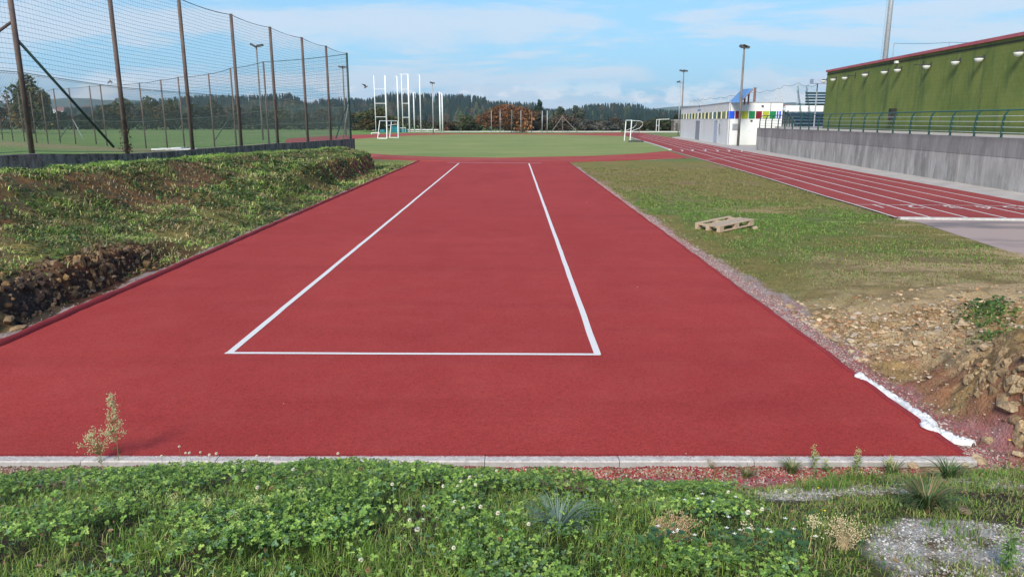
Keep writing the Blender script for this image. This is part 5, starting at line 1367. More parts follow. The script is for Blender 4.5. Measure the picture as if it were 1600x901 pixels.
def outcrop(name, pts, sizes, cols_, label, seed, stretch=(1, 1, 1)):
    r = np.random.default_rng(seed); V = []; F = []; C = []
    for i, (p, s) in enumerate(zip(pts, sizes)):
        planes = r.normal(size=(16, 3)) * (1, 1, .8); planes /= np.linalg.norm(planes, axis=1)[:, None]; dd = r.uniform(.42, .85, 16)
        v = IV.copy()
        for pl, q in zip(planes, dd):
            k = v @ pl - q; v = v - np.maximum(k, 0)[:, None] * pl[None]
        jit = np.array([mn.fractal(Vector(w * 2.2 + i * 7.1), 1.0, 2.0, 4) for w in v]); v = v * (1 + .12 * jit)[:, None] * np.array(stretch) * r.uniform(.55, 1.6, 3) * s
        a = r.uniform(0, 6.28); R = np.array([[math.cos(a), -math.sin(a), 0], [math.sin(a), math.cos(a), 0], [0, 0, 1]]); b0 = len(V); V += list(v @ R.T + p); F += [(x + b0, y + b0, w + b0) for x, y, w in IF]
        tone = np.array([.75 + .5 * (mn.noise(Vector(w * 5 + i)) * .5 + .5) for w in IV]); C += list(np.array(cols_[i])[None] * tone[:, None])
    return tag(fast(name, V, F, M['stone_mat'], cols=np.array(C)), label, 'rock', kind='stuff')
def shade_by(xs, ys_, c1, c2, seed):
    k = S((fbm(xs, ys_, .45, seed) - .38) / .24)[:, None]; return np.array(c1) * (1 - k) + np.array(c2) * k
n_o = 280; ys_ = rng.uniform(4.9, 6.7, n_o); xs = XR + .44 + rng.uniform(0, .34, n_o) + np.maximum(0, ys_ - 5.8) * .45; sz = rng.uniform(.02, .072, n_o) * (1.0 - .35 * (ys_ - 4.9) / 1.6)
oc = shade_by(xs, ys_, (.22, .15, .09), (.44, .33, .20), 311) * rng.uniform(.85, 1.15, (n_o, 1))
outcrop('rock_face', np.stack([xs, ys_, terrain(xs, ys_, False) - sz * .62], 1), sz, oc, 'broken ochre rock face of the cut bank at the lower right edge', 31, (1, 1, 1.15))
n_o = 420; ys_ = rng.uniform(7.6, 13.2, n_o); xs = XL - .48 - rng.uniform(0, .40, n_o); sz = (.025 + .085 * rng.uniform(0, 1, n_o) ** 1.4) * (.35 + .65 * S((13.6 - ys_) / 3))
oc = shade_by(xs, ys_ * .5, (.075, .052, .042), (.26, .165, .08), 317) * rng.uniform(.8, 1.2, (n_o, 1))
outcrop('rock_face', np.stack([xs, ys_, terrain(xs, ys_, False) - sz * .72], 1), sz, oc, 'dark broken rock in the eroded cut at the foot of the left bank', 37, (1, .8, 1.25))
big = [(1505, 508, .085, 'pale flat stone at the right of the rubble slope'), (1538, 545, .08, 'ochre stone at the foot of the right rubble'), (1575, 640, .11, 'large ochre boulder in the cut bank at the right edge'), (1499, 512, .05, 'small stone leaning on the pale flat one'), (1545, 690, .07, 'stone below the right cut bank, above the end of the white cloth'), (1290, 727, .05, 'pale broken stone lying on the right part of the front kerb')]
def on_terr(x, y):
    d = ray(x, y); o_ = np.array([0, 0, EYE])
    ts = np.linspace(2.2, 40, 3000); pts_ = o_ + ts[:, None] * d; zz = terrain(pts_[:, 0], pts_[:, 1], False); k = np.argmax(pts_[:, 2] < zz)
    return pts_[k] if k else P(x, y)
for i, (x, y, s, lab) in enumerate(big):
    q = on_terr(x, y); tag(rocks_obj('stone', [q + (0, 0, s * .2)], [s], [np.array((.5, .38, .25)) * (1, .8, .7, .9, .85, 1.05)[i]], (1, .8, .6), 900 + i), lab, 'stone')
for i, (x, y, s, lab) in enumerate([(1402, 727, .045, 'yellowish broken stone at the kerb end'), (1425, 728, .05, 'brown flat stone on the kerb end'), (1530, 722, .07, 'long brown stone at the near corner of the runway'), (1504, 728, .04, 'pale chip beside the long brown stone'), (1506, 800, .035, 'round pinkish pebble in the grass right of the big tuft'), (1592, 712, .05, 'ochre stone at the right edge near the bank foot')]):
    q = on_terr(x, y); tag(rocks_obj('stone', [q + (0, 0, s * .3)], [s], [np.array((.52, .40, .26)) if i != 4 else np.array((.40, .27, .22))], (1.1, .8, .5), 940 + i), lab, 'stone')
# left scarp rocks
N = 1100; ys_ = rng.uniform(7.8, 13.2, N); xs = XL - .42 - rng.uniform(0, 1, N) * .7
sz = np.clip(np.exp(rng.normal(-3.9, .6, N)), .008, .09); cc = np.array([(.16, .11, .07), (.30, .19, .09), (.08, .055, .04), (.22, .16, .11)])[rng.integers(0, 4, N)] * rng.uniform(.7, 1.2, (N, 1))
tag(rocks_obj('rubble', np.stack([xs, ys_, zat(xs, ys_) + sz * .1], 1), sz, cc, (1, .8, .8), 2000), 'broken ochre and dark rock in the small eroded cut at the foot of the left bank', 'rubble', kind='stuff')
for i, (x, y, s) in enumerate([(14, 503, .10), (30, 515, .08)]):
    q = on_terr(x, y); tag(rocks_obj('stone', [q + (0, 0, s * .3)], [s], [np.array((.38, .26, .15))], (1.3, .8, .5), 970 + i), ('flat ochre slab at the left edge beside the runway edging', 'smaller ochre slab in front of the flat one at the left edge')[i], 'stone')
# gravel along the runway
def gravel(name, xs, ys_, smin, smax, cols_, label, seed):
    sz = rng.uniform(smin, smax, len(xs)); cc = np.array(cols_)[rng.integers(0, len(cols_), len(xs))] * rng.uniform(.65, 1.25, (len(xs), 1))
    # octahedra, vectorised
    n = len(xs); zz = zat(xs, ys_) + sz * .25
    Oc = np.array([(1, 0, 0), (0, 1, 0), (-1, 0, 0), (0, -1, 0), (0, 0, .8), (0, 0, -.8)]); a = rng.uniform(0, 6.28, n)
    Vv = np.zeros((n, 6, 3)); sc = rng.uniform(.6, 1.3, (n, 6, 1)); P0 = Oc[None] * sc * sz[:, None, None]
    Vv[:, :, 0] = P0[:, :, 0] * np.cos(a)[:, None] - P0[:, :, 1] * np.sin(a)[:, None] + xs[:, None]
    Vv[:, :, 1] = P0[:, :, 0] * np.sin(a)[:, None] + P0[:, :, 1] * np.cos(a)[:, None] + ys_[:, None]
    Vv[:, :, 2] = P0[:, :, 2] + zz[:, None]
    Fo = np.array([(0, 1, 4), (1, 2, 4), (2, 3, 4), (3, 0, 4), (1, 0, 5), (2, 1, 5), (3, 2, 5), (0, 3, 5)])
    Ff = (Fo[None] + (np.arange(n) * 6)[:, None, None]).reshape(-1, 3)
    tag(fast(name, Vv.reshape(-1, 3), Ff, M['stone_mat'], cols=np.repeat(cc, 6, 0)), label, 'gravel', kind='stuff')
N = 11000; ys_ = 5.0 + rng.uniform(0, 1, N) ** 1.5 * 26; xs = XR + .03 + np.abs(rng.normal(0, .17, N)) + .0 + .16 * rng.uniform(0, 1, N) * S((ys_ - 7) / 2) * S((14 - ys_) / 4) 
gravel('gravel', xs, ys_, .006, .014, [(.5, .42, .40), (.42, .20, .20), (.36, .10, .10), (.5, .40, .38), (.30, .22, .2)], 'pinkish gravel along the right edge of the runway', 1)
N = 4500; ys_ = 7 + rng.uniform(0, 1, N) ** 1.5 * 26; xs = XL - .06 - np.abs(rng.normal(0, .11, N))
gravel('gravel', xs, ys_, .006, .013, [(.42, .40, .37), (.33, .28, .25), (.45, .36, .32), (.3, .12, .1)], 'grey brown gravel along the left edge of the runway', 2)
N = 15000; xs = rng.uniform(-4.2, 3.0, N); ys_ = Y0 - KW - .005 - np.abs(rng.normal(0, .19, N))
left_ = xs < -1.4 + rng.normal(0, .5, N)
gravel('gravel', xs[~left_], ys_[~left_], .004, .0095, [(.42, .06, .07), (.33, .04, .05), (.48, .22, .2), (.55, .5, .46), (.22, .03, .04)], 'dark red and white gravel in front of the kerb', 3)
gravel('gravel', xs[left_], ys_[left_], .005, .012, [(.42, .34, .28), (.33, .22, .18), (.50, .42, .36), (.36, .14, .13), (.24, .17, .13)], 'brown gravel in front of the left part of the kerb', 4)
N = 34000; xs = rng.uniform(.9, 3.8, N); ys_ = rng.uniform(2.0, 4.7, N); k_ = gravel_patch(xs, ys_) > rng.uniform(0.2, .9, N)
gravel('gravel', xs[k_], ys_[k_], .003, .0085, [(.52, .52, .52), (.40, .39, .38), (.62, .62, .62), (.30, .24, .20), (.45, .42, .40)], 'light grey gravel showing through the grass at bottom right', 5)
# loose crumbs / bits on the runway
for i, (x, y, s) in enumerate([(443, 630, .006), (1072, 708, .007), (996, 448, .009), (917, 316, .014)]):
    q = P(x, y, z + s * .4); tag(rocks_obj('chip', [q], [s], [np.array((.6, .55, .5))], (1, .8, .6), 1200 + i), ('tiny pale chip on the red surface left of the centre foreground', 'tiny pale chip on the red surface near the front kerb', 'tiny pale chip right of the right white line', 'tiny pale chip far down the right of the runway')[i], 'stone')

# ---------------------------------------------------------------- white cloth
cl = [(1340, 586.5, .055), (1352, 590, .062), (1366, 598, .05), (1382, 607, .036), (1400, 617.5, .034), (1415, 628, .032), (1427, 638, .036), (1440, 645, .05), (1450, 652, .066), (1452, 662, .07), (1462, 669, .085), (1476, 673, .07), (1488, 678, .045), (1498, 684, .036), (1508, 683, .05), (1517, 686, .05), (1522, 688, .02)]
cp = [P(x, y, .02) for x, y, w in cl]; cw = [w * 1.1 for _, _, w in cl]
tt = np.linspace(0, len(cl) - 1, 110); ctr = np.stack([np.interp(tt, range(len(cl)), [c[i] for c in cp]) for i in range(3)], 1); ww = np.interp(tt, range(len(cl)), cw)
V = []; m_ = 13
for i in range(len(tt)):
    t_ = ctr[min(i + 1, len(tt) - 1)] - ctr[max(i - 1, 0)]; t_ /= np.linalg.norm(t_); s_ = np.array([-t_[1], t_[0], 0])
    for j in range(m_):
        f = (j / (m_ - 1) - .5) * 2; wv = ww[i] * (1 + .35 * (vnoise(np.array([i * .35]), np.array([np.sign(f) * 3.]), 1, 4)[0] - .5))
        hh = .006 + .026 * vnoise(np.array([i * .5 + j * .3]), np.array([j * .55]), 1., 8)[0] + .030 * vnoise(np.array([i * 1.1]), np.array([j * 1.0]), 1., 9)[0]
        hh *= (1 - abs(f) ** 4 * .85)
        q = ctr[i] + s_ * f * wv; kk_ = float(S(np.array((q[0] - XR) / .05))); q[2] = hh + (z + .003) * (1 - kk_) + (max(terr1(q[0], q[1]), -.05) + .006) * kk_
        V.append(q)
F = [(i * m_ + j, i * m_ + j + 1, (i + 1) * m_ + j + 1, (i + 1) * m_ + j) for i in range(len(tt) - 1) for j in range(m_ - 1)]
co = fast('cloth_strip', V, F, M['cloth_white'], smooth=True); md = co.modifiers.new('thick', 'SOLIDIFY'); md.thickness = .006
tag(co, 'crumpled strip of white cloth lying along the near right edge of the runway', 'cloth')

# ---------------------------------------------------------------- grass blades
def blades(name, xs, ys_, h, w, lean, cols_, mat_='blade', zoff=0, label=None, kind='stuff', zs=None, az=None, cat='grass', droop=1.0):
    n = len(xs); az = rng.uniform(0, 6.28, n) if az is None else az; face = az + rng.uniform(1.0, 2.1, n)
    zz = (terrain(xs, ys_, True) if zs is None else zs) + zoff
    h = np.broadcast_to(h, n); w = np.broadcast_to(w, n); lean = np.broadcast_to(lean, n)
    base = np.stack([xs, ys_, zz - .004], 1); dl = np.stack([np.cos(az), np.sin(az), np.zeros(n)], 1); df = np.stack([np.cos(face), np.sin(face), np.zeros(n)], 1)
    up = np.array([0, 0, 1.0])
    m = base + dl * (lean * h * .32)[:, None] + up * (h * .6)[:, None]
    t = base + dl * (lean * h)[:, None] + up * (h * (1 - .25 * lean * droop))[:, None]
    Vv = np.stack([base - df * (w / 2)[:, None], base + df * (w / 2)[:, None], m - df * (w * .42)[:, None], m + df * (w * .42)[:, None], t], 1)
    i0 = np.arange(n)[:, None] * 5
    F1 = np.concatenate([i0 + 0, i0 + 1, i0 + 3], 1); F2_ = np.concatenate([i0 + 0, i0 + 3, i0 + 2], 1); F3 = np.concatenate([i0 + 2, i0 + 3, i0 + 4], 1)
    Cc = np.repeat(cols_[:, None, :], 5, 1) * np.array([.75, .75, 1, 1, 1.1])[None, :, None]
    o = fast(name, Vv.reshape(-1, 3), np.concatenate([F1, F2_, F3]), M[mat_], cols=Cc.reshape(-1, 3))
    tag(o, label, cat, kind=kind); return o
def pal(n, lst, p=None, jit=.3):
    a = np.array(lst)[rng.choice(len(lst), n, p=p)]; return a * rng.uniform(1 - jit, 1 + jit, (n, 1))
GRN = [(.17, .27, .045), (.22, .32, .06), (.12, .21, .04), (.30, .35, .10), (.38, .34, .16)]
# left bank
N = 250000; ys_ = 6.5 + rng.uniform(0, 1, N) ** 1.35 * 37; W_ = (XL - .12) - xw(ys_); xs = XL - .14 - rng.uniform(0, 1, N) * (W_ - .3)
d_ = XL - xs; n1 = fbm(xs, ys_, 1.9, 21); n2 = fbm(xs, ys_, .55, 25); n3 = fbm(xs, ys_, .3, 91)
pr = np.clip(.18 + 1.1 * S((n2 - .36) / .2) * S((n3 - .32) / .25), 0, 1)
crest = S((d_ - (W_ * .80)) / .7); pr = np.maximum(pr, crest)
tz = d_ / (W_ + .12); pr *= 1 - .62 * S((tz - .42 + .5 * (n1 - .5)) / .15) * S((.86 - tz) / .08)
near_ = S((ys_ - 6) / 2) * S((14.5 - ys_) / 2.5) * S((1.15 + .5 * (n1 - .5) - d_) / .25); pr = pr * (1 - .96 * near_)
farcut = S((ys_ - 24) / 8) * S((d_ - .65) / .2) * S((1.95 + .8 * (n1 - .5) - d_) / .35) * S((n2 - .15) / .12); pr *= (1 - .95 * farcut); bald = S((fbm(xs, ys_, 1.1, 231) - .52) / .08) * (1 - crest); pr *= (1 - .75 * bald)
strip_ = (d_ < .30 + .3 * (n2 - .5)); pr = np.where(strip_, pr * .12, pr)
e_ = ys_ - (38.2 + (-7.0 - xs) * 2.9)
k_ = (rng.uniform(0, 1, N) < pr); xs, ys_, d_, n2, crest, n1, n3 = [a[k_] for a in (xs, ys_, d_, n2, crest, n1, n3)]
n = len(xs); print('bank blades', n)
dry = np.clip(S((.60 - n2) / .14) * .9 + S((n1 - .5) / .15) * .4, 0, 1) * (1 - crest)
ct = pal(n, GRN); cd = pal(n, [(.24, .18, .08), (.16, .11, .05), (.31, .25, .13), (.14, .14, .045)])
pick = rng.uniform(0, 1, n) < dry; cb = np.where(pick[:, None], cd, ct); cb = cb * (.75 + .9 * n3)[:, None] * (.45 + 1.2 * fbm(xs, ys_, 1.1, 231))[:, None]; cb = cb * (1.18 + .7 * crest)[:, None]
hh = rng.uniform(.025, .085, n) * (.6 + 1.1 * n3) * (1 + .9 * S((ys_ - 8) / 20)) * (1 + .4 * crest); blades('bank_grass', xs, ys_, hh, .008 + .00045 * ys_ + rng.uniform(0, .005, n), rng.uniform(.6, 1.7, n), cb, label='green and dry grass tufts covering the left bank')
# leafy weeds on the bank: small broad leaves
def leaves(name, xs, ys_, zs, size, cols_, tilt=.6, mat_='leaf', label=None, cat='ground cover', kind='stuff', narrow=.6, parent=None):
    n = len(xs); u = rng.normal(size=(n, 3)); u[:, 2] = rng.normal(0, tilt, n) * .6; u /= np.linalg.norm(u, axis=1)[:, None]
    nn_ = np.stack([rng.normal(0, tilt, n), rng.normal(0, tilt, n), np.ones(n)], 1); v = np.cross(nn_, u); v /= np.linalg.norm(v, axis=1)[:, None]
    nn2 = np.cross(u, v); p = np.stack([xs, ys_, zs], 1); s = size[:, None]
    Vv = np.stack([p, p + u * s * .35 + v * s * narrow * .5 + nn2 * s * .08, p + u * s * .75 + v * s * narrow * .38 + nn2 * s * .06, p + u * s, p + u * s * .75 - v * s * narrow * .38 + nn2 * s * .06, p + u * s * .35 - v * s * narrow * .5 + nn2 * s * .08], 1)
    i0 = np.arange(n)[:, None] * 6; F_ = np.concatenate([np.concatenate([i0, i0 + 1, i0 + 2, i0 + 3], 1), np.concatenate([i0, i0 + 3, i0 + 4, i0 + 5], 1)])
    o = fast(name, Vv.reshape(-1, 3), F_, M[mat_], parent, cols=np.repeat(cols_, 6, 0))
    if parent is None: tag(o, label, cat, kind=kind)
    return o
N = 60000; ys_ = 7 + rng.uniform(0, 1, N) ** 1.4 * 34; W_ = (XL - .2) - xw(ys_); xs = XL - .25 - rng.uniform(0, 1, N) * (W_ - .4)
q_ = fbm(xs, ys_, .7, 55); d_ = XL - xs; n1 = fbm(xs, ys_, 1.9, 21)
near_ = S((ys_ - 6) / 2) * S((14.5 - ys_) / 2.5) * S((1.15 + .5 * (n1 - .5) - d_) / .25)
k_ = (q_ > .50) & (rng.uniform(0, 1, N) > near_ * .97); xs, ys_ = xs[k_], ys_[k_]; n = len(xs)
leaves('bank_weeds', xs, ys_, terrain(xs, ys_) + rng.uniform(.01, .09, n), rng.uniform(.03, .06, n) * (1 + S((ys_ - 8) / 20)), pal(n, [(.055, .12, .03), (.08, .15, .035), (.04, .09, .03), (.12, .11, .04)]), label='low broad leaved weeds among the grass of the left bank')
# right field grass
N = 420000; ys_ = 6.0 + rng.uniform(0, 1, N) ** 1.5 * 34; xs = XR + .25 + rng.uniform(0, 1, N) * (np.minimum(4 + ys_ * .62, 15.5))
n1 = fbm(xs, ys_, 1.9, 21); n2 = fbm(xs, ys_, .55, 25); n4 = fbm(xs, ys_ * 1.8, 4.0, 33); n3 = fbm(xs, ys_, .3, 91)
gb = np.exp(-((ys_ - 19) / 7.0) ** 2) * S((11.5 - xs + 6 * (n1 - .5)) / 5) * S((n1 - .30) / .2)
pr = np.clip(.05 + .85 * gb * S((n2 - .36) / .12) + .28 * S((n2 - .52) / .10) * S((ys_ - 9) / 3), 0, 1) * S((ys_ - 9.3 - 1.2 * (n1 - .5) + 3 * S((xs - 6.5) / 1.5) * 0) / 2.5)
weedp = S((xs - (XR + .75 + (ys_ - 5.5) * .38) + 1.2 * (n2 - .5)) / .3) * S((8.8 - ys_) / 1) * S((ys_ - 5.5) / 1) * S((n2 - .4) / .1); pr = np.maximum(pr, weedp * .9)
asx = 17.2 - (ys_ - 8) * 0.0 ; inner_x = np.interp(ys_, [8, 12.0, 14.8, 18.8, 24, 33], [99, 8.8 + .3, 9.3, 9.8, 11.2, 13])
pa = [P(1433, 345.2), P(1600, 399)]; lim = np.interp(ys_, [pa[1][1] - 4, pa[1][1], pa[0][1], P(1287, 305.5)[1], P(1200, 278.5)[1], P(1150, 263.5)[1]], [pa[1][0] - .6, pa[1][0], P(1402, 341)[0], P(1287, 305.5)[0], P(1200, 278.5)[0], P(1150, 263.5)[0]])
k_ = (rng.uniform(0, 1, N) < pr) & (xs < lim - .05); xs, ys_, n2, n3, gb, weedp = [a[k_] for a in (xs, ys_, n2, n3, gb, weedp)]; n = len(xs); print('field blades', n)
ct = pal(n, [(.17, .30, .045), (.13, .24, .04), (.23, .34, .07)]); cd = pal(n, [(.28, .23, .08), (.21, .19, .06), (.34, .25, .12)])
pick = rng.uniform(0, 1, n) < np.clip(gb * .9 + weedp, 0, 1) * .85 + .1; cb = np.where(pick[:, None], ct, cd)
hh = rng.uniform(.018, .05, n) * (1 + .6 * S((ys_ - 10) / 20)) * (1 + .6 * weedp); blades('field_grass', xs, ys_, hh, .006 + .0005 * ys_, rng.uniform(.3, 1.3, n), cb, label='short patchy grass and moss between the runway and the running track')
N = 9000; xs = rng.uniform(XR + .6, XR + 4.5, N); ys_ = rng.uniform(5.8, 8.6, N); n2 = fbm(xs, ys_, .55, 25)
k_ = (S((xs - (XR + .75 + (ys_ - 5.5) * .38) + 1.2 * (n2 - .5)) / .3) * S((n2 - .4) / .1)) > rng.uniform(0, 1, N); xs, ys_ = xs[k_], ys_[k_]; n = len(xs)
leaves('slope_weeds', xs, ys_, terrain(xs, ys_) + rng.uniform(.01, .09, n), rng.uniform(.03, .06, n), pal(n, [(.075, .15, .03), (.05, .11, .025)]), label='green weeds on top of the rubble slope at the right edge')
# sparse straw and weeds on the cut below the rubble
N = 2600; xs = XR + .2 + rng.uniform(0, 1, N) * 1.6; ys_ = rng.uniform(5.0, 9, N)
blades('slope_straw', xs, ys_, rng.uniform(.02, .07, N), .004, rng.uniform(.3, 1.3, N), pal(N, [(.30, .22, .12), (.20, .13, .06), (.12, .13, .04), (.26, .11, .07)]), label='dry straw and small weeds on the bare cut slope beside the runway')
# left field verge and left-field near grass
N = 60000; ys_ = 17 + rng.uniform(0, 1, N) ** 1.3 * 34; xs = xw(ys_) - .2 - rng.uniform(0, 1, N) * 12
blades('verge_grass', xs, ys_, rng.uniform(.05, .16, N), .018, rng.uniform(.2, 1.1, N), pal(N, [(.12, .18, .05), (.16, .19, .07), (.26, .20, .12), (.20, .17, .10)]), label='longer grass along the inner side of the low wall')

# ---------------------------------------------------------------- foreground vegetation
def fg_ok(xs, ys_): return gravel_patch(xs, ys_)
lim_y = lambda x: np.interp(x, [-4, -3.0, -2.6, -1.6, -.4, .2, .55, .8, 1.4, 2.0, 2.7, 3.4, 4], [4.55, 4.58, 4.80, 4.90, 4.68, 4.58, 4.46, 4.46, 4.56, 4.78, 4.88, 4.95, 5.2])
cxn = lambda x, y: fbm(x, y, .55, 141)
def clover_den(x, y):
    d = S((1.35 - x + .5 * (cxn(x, y) - .5)) / .3)
    lawn = S((fbm(x, y, .5, 151) - .45) / .08) * S((4.3 - y) / .6) * .9      # grassier openings in the near part
    dleft = S((-1.3 - x) / .5) * S((3.1 - y) / .3) * .4
    return np.clip(d * (1 - lawn - dleft), 0, 1)
N = 56000; ys_ = 2.1 + rng.uniform(0, 1, N) * 2.8; xs = rng.uniform(-1, 1, N) * (1.0 + ys_ * .72)
k_ = (ys_ < lim_y(xs) - .02) & (rng.uniform(0, 1, N) < clover_den(xs, ys_)) & (xs < 1.9); xs, ys_ = xs[k_], ys_[k_]; n = len(xs); print('clovers', n)
gz = terrain(xs, ys_, True); hump = .5 + fbm(xs, ys_, .30, 161) 
edge = S((lim_y(xs) - ys_) / .15)
hz = (.03 + .115 * rng.uniform(.2, 1, n) ** .6 * hump) * (.75 + .25 * edge) * np.where(xs > .5, .75, 1.0)
sz = rng.uniform(.008, .0145, n) * np.where(rng.uniform(0, 1, n) < .12, 1.35, 1)
tone = fbm(xs, ys_, .35, 171); c0 = pal(n, [(.125, .225, .04), (.18, .29, .052), (.075, .155, .038), (.28, .39, .09), (.12, .21, .10)], p=[.3, .3, .2, .12, .08]) * (.6 + .8 * tone)[:, None]
# each clover leaf: three rounded leaflets, slightly folded
Vs = []; Fs = []; ang0 = rng.uniform(0, 6.28, n); tl = rng.normal(0, .38, (n, 2)); ctrp = np.stack([xs, ys_, gz + hz], 1)
nrm_ = np.stack([tl[:, 0], tl[:, 1] - .25, np.ones(n)], 1); nrm_ /= np.linalg.norm(nrm_, axis=1)[:, None]
e1 = np.cross(nrm_, np.array([0, 1.0, 0])); e1 /= np.linalg.norm(e1, axis=1)[:, None]; e2 = np.cross(nrm_, e1)
for kx in range(3):
    a = ang0 + kx * 2.094; u = e1 * np.cos(a)[:, None] + e2 * np.sin(a)[:, None]; v = np.cross(nrm_, u); s = sz[:, None]; fold = rng.uniform(.05, .35, n)[:, None]
    Vs.append(np.stack([ctrp, ctrp + u * s * .45 + v * s * .48 + nrm_ * s * fold, ctrp + u * s * .95 + v * s * .42 + nrm_ * s * fold, ctrp + u * s * 1.02, ctrp + u * s * .95 - v * s * .42 + nrm_ * s * fold, ctrp + u * s * .45 - v * s * .48 + nrm_ * s * fold], 1))
Vv = np.concatenate(Vs).reshape(-1, 3); i0 = np.arange(3 * n)[:, None] * 6
Ff = np.concatenate([np.concatenate([i0, i0 + 1, i0 + 2, i0 + 3], 1), np.concatenate([i0, i0 + 3, i0 + 4, i0 + 5], 1)])
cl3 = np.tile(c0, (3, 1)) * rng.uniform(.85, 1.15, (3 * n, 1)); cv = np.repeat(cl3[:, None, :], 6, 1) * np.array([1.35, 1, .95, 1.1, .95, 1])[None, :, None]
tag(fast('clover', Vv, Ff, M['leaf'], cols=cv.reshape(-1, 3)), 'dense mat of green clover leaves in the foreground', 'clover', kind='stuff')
# grass blades through the clover and lawn-like parts
N = 170000; ys_ = 2.0 + rng.uniform(0, 1, N) * 3.1; xs = rng.uniform(-1, 1, N) * (1.1 + ys_ * .80)
cd_ = clover_den(xs, ys_); gp = gravel_patch(xs, ys_); pr = (.22 + .78 * (1 - cd_)) * (1 - .80 * gp * (fbm(xs, ys_, .16, 401) < .56)) * (ys_ < lim_y(xs) + .03) * (.35 + .9 * S((fbm(xs, ys_, .22, 181) - .38) / .2))
k_ = rng.uniform(0, 1, N) < pr; xs, ys_, cd_ = xs[k_], ys_[k_], cd_[k_]; n = len(xs); print('fg blades', n)
tn = fbm(xs, ys_, .4, 191); cb = pal(n, [(.20, .33, .05), (.27, .39, .07), (.14, .26, .045), (.37, .41, .12), (.52, .45, .24)], p=[.3, .25, .22, .15, .08]) * (.7 + .6 * tn)[:, None]
cb = np.where(((xs > .9) & (rng.uniform(0, 1, n) < .28))[:, None], pal(n, [(.34, .27, .14), (.24, .18, .09), (.30, .30, .12)]), cb)
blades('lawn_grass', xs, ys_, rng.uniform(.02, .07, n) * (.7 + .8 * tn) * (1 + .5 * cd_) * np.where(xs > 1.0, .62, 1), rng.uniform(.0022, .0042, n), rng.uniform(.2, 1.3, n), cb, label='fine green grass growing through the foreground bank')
# longer tussocks of fresh grass
tuss = [(-.95, 3.85, .16, 260, .17), (-1.02, 3.2, .15, 240, .16), (-.72, 2.85, .14, 180, .13), (.42, 3.45, .13, 170, .12), (-.28, 3.0, .12, 120, .11), (.95, 3.95, .16, 200, .10), (-1.6, 2.9, .16, 200, .12), (-.45, 2.7, .14, 160, .11), (.6, 2.8, .12, 140, .10), (2.6, 4.5, .22, 160, .08), (3.0, 4.2, .25, 160, .08), (2.35, 4.7, .18, 200, .12), (2.0, 4.35, .16, 220, .11), (1.35, 4.52, .13, 180, .12), (1.05, 4.45, .10, 120, .10), (3.4, 4.6, .3, 200, .08), (2.1, 3.2, .12, 120, .06)]
X_ = []; Y_ = []; H_ = []
for (x, y, r_, n_b, h_) in tuss:
    a = rng.uniform(0, 6.28, n_b); q = r_ * np.sqrt(rng.uniform(0, 1, n_b)); X_.append(x + np.cos(a) * q); Y_.append(y + np.sin(a) * q); H_.append(h_ * rng.uniform(.5, 1.15, n_b))
X_, Y_, H_ = map(np.concatenate, (X_, Y_, H_)); n = len(X_)
blades('long_grass', X_, Y_, H_, rng.uniform(.003, .005, n), rng.uniform(.2, .9, n), pal(n, [(.15, .28, .035), (.11, .22, .03), (.20, .30, .06), (.28, .27, .12)], p=[.4, .35, .18, .07]), label='longer fresh grass standing in tussocks in the foreground')
# ground litter leaves
N = 5200; ys_ = 2.1 + rng.uniform(0, 1, N) * 2.8; xs = rng.uniform(-1, 1, N) * (1.0 + ys_ * .75); k_ = (ys_ < lim_y(xs)) & (gravel_patch(xs, ys_) < .5); xs, ys_ = xs[k_], ys_[k_]; n = len(xs)
leaves('creeping_weeds', xs, ys_, terrain(xs, ys_) + rng.uniform(.01, .08, n), rng.uniform(.012, .030, n), pal(n, [(.10, .18, .04), (.16, .17, .06), (.05, .12, .05), (.20, .13, .06)]), .8, label='small mixed creeping weeds in the foreground')

# single plants -------------------------------------------------------------
def curve_blades(name, x, y, nb, h, spread, cols_, label, cat='grass tuft', w=.006, p=None):
    zz = terr1(x, y); V = []; F = []; C = []
    for k in range(nb):
        a = rng.uniform(0, 6.28); L = h * rng.uniform(.6, 1.15); out = spread * rng.uniform(.25, 1.1); r0 = rng.uniform(0, .03); ns = 5
        d = np.array([math.cos(a), math.sin(a), 0]); s = np.array([-d[1], d[0], 0]); c = np.array(cols_[rng.choice(len(cols_), p=p)]) * rng.uniform(.75, 1.25)
        b0 = len(V)
        for j in range(ns + 1):
            f = j / ns; pz = L * (math.sin(f * 1.9 * (0.5 + out / (h + .01) * .45)) * .85 if out > .3 * h else f * .95); q = np.array([x, y, zz]) + d * (r0 + out * f ** 1.5) + (0, 0, max(pz, .004)); ww_ = w * (1 - f) ** .7 * .5 + .0004
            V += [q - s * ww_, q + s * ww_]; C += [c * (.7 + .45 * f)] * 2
        F += [(b0 + 2 * j, b0 + 2 * j + 1, b0 + 2 * j + 3, b0 + 2 * j + 2) for j in range(ns)]
    return tag(fast(name, V, F, M['blade'], cols=np.array(C)), label, cat)
q = on_terr(1446, 800); curve_blades('grass_tuft', q[0], q[1], 300, .17, .22, [(.09, .15, .045), (.12, .17, .06), (.30, .22, .11), (.06, .12, .04)], 'large spreading grass tuft with brownish blades on the gravel at bottom right', p=[.35, .3, .17, .18])
q = on_terr(872, 838); curve_blades('grass_tuft', q[0], q[1], 130, .18, .20, [(.18, .27, .22), (.24, .33, .28), (.13, .2, .15)], 'blue green grass tuft in the middle of the foreground')
q = on_terr(1395, 742); curve_blades('grass_tuft', q[0], q[1], 80, .10, .12, [(.08, .15, .04), (.14, .19, .06), (.25, .2, .1)], 'small grass tuft in front of the kerb, left of the stones')
q = on_terr(1237, 740); curve_blades('grass_tuft', q[0], q[1], 90, .10, .12, [(.10, .18, .04), (.16, .2, .06), (.25, .2, .1)], 'low arching grass tuft at the edge of the red gravel')
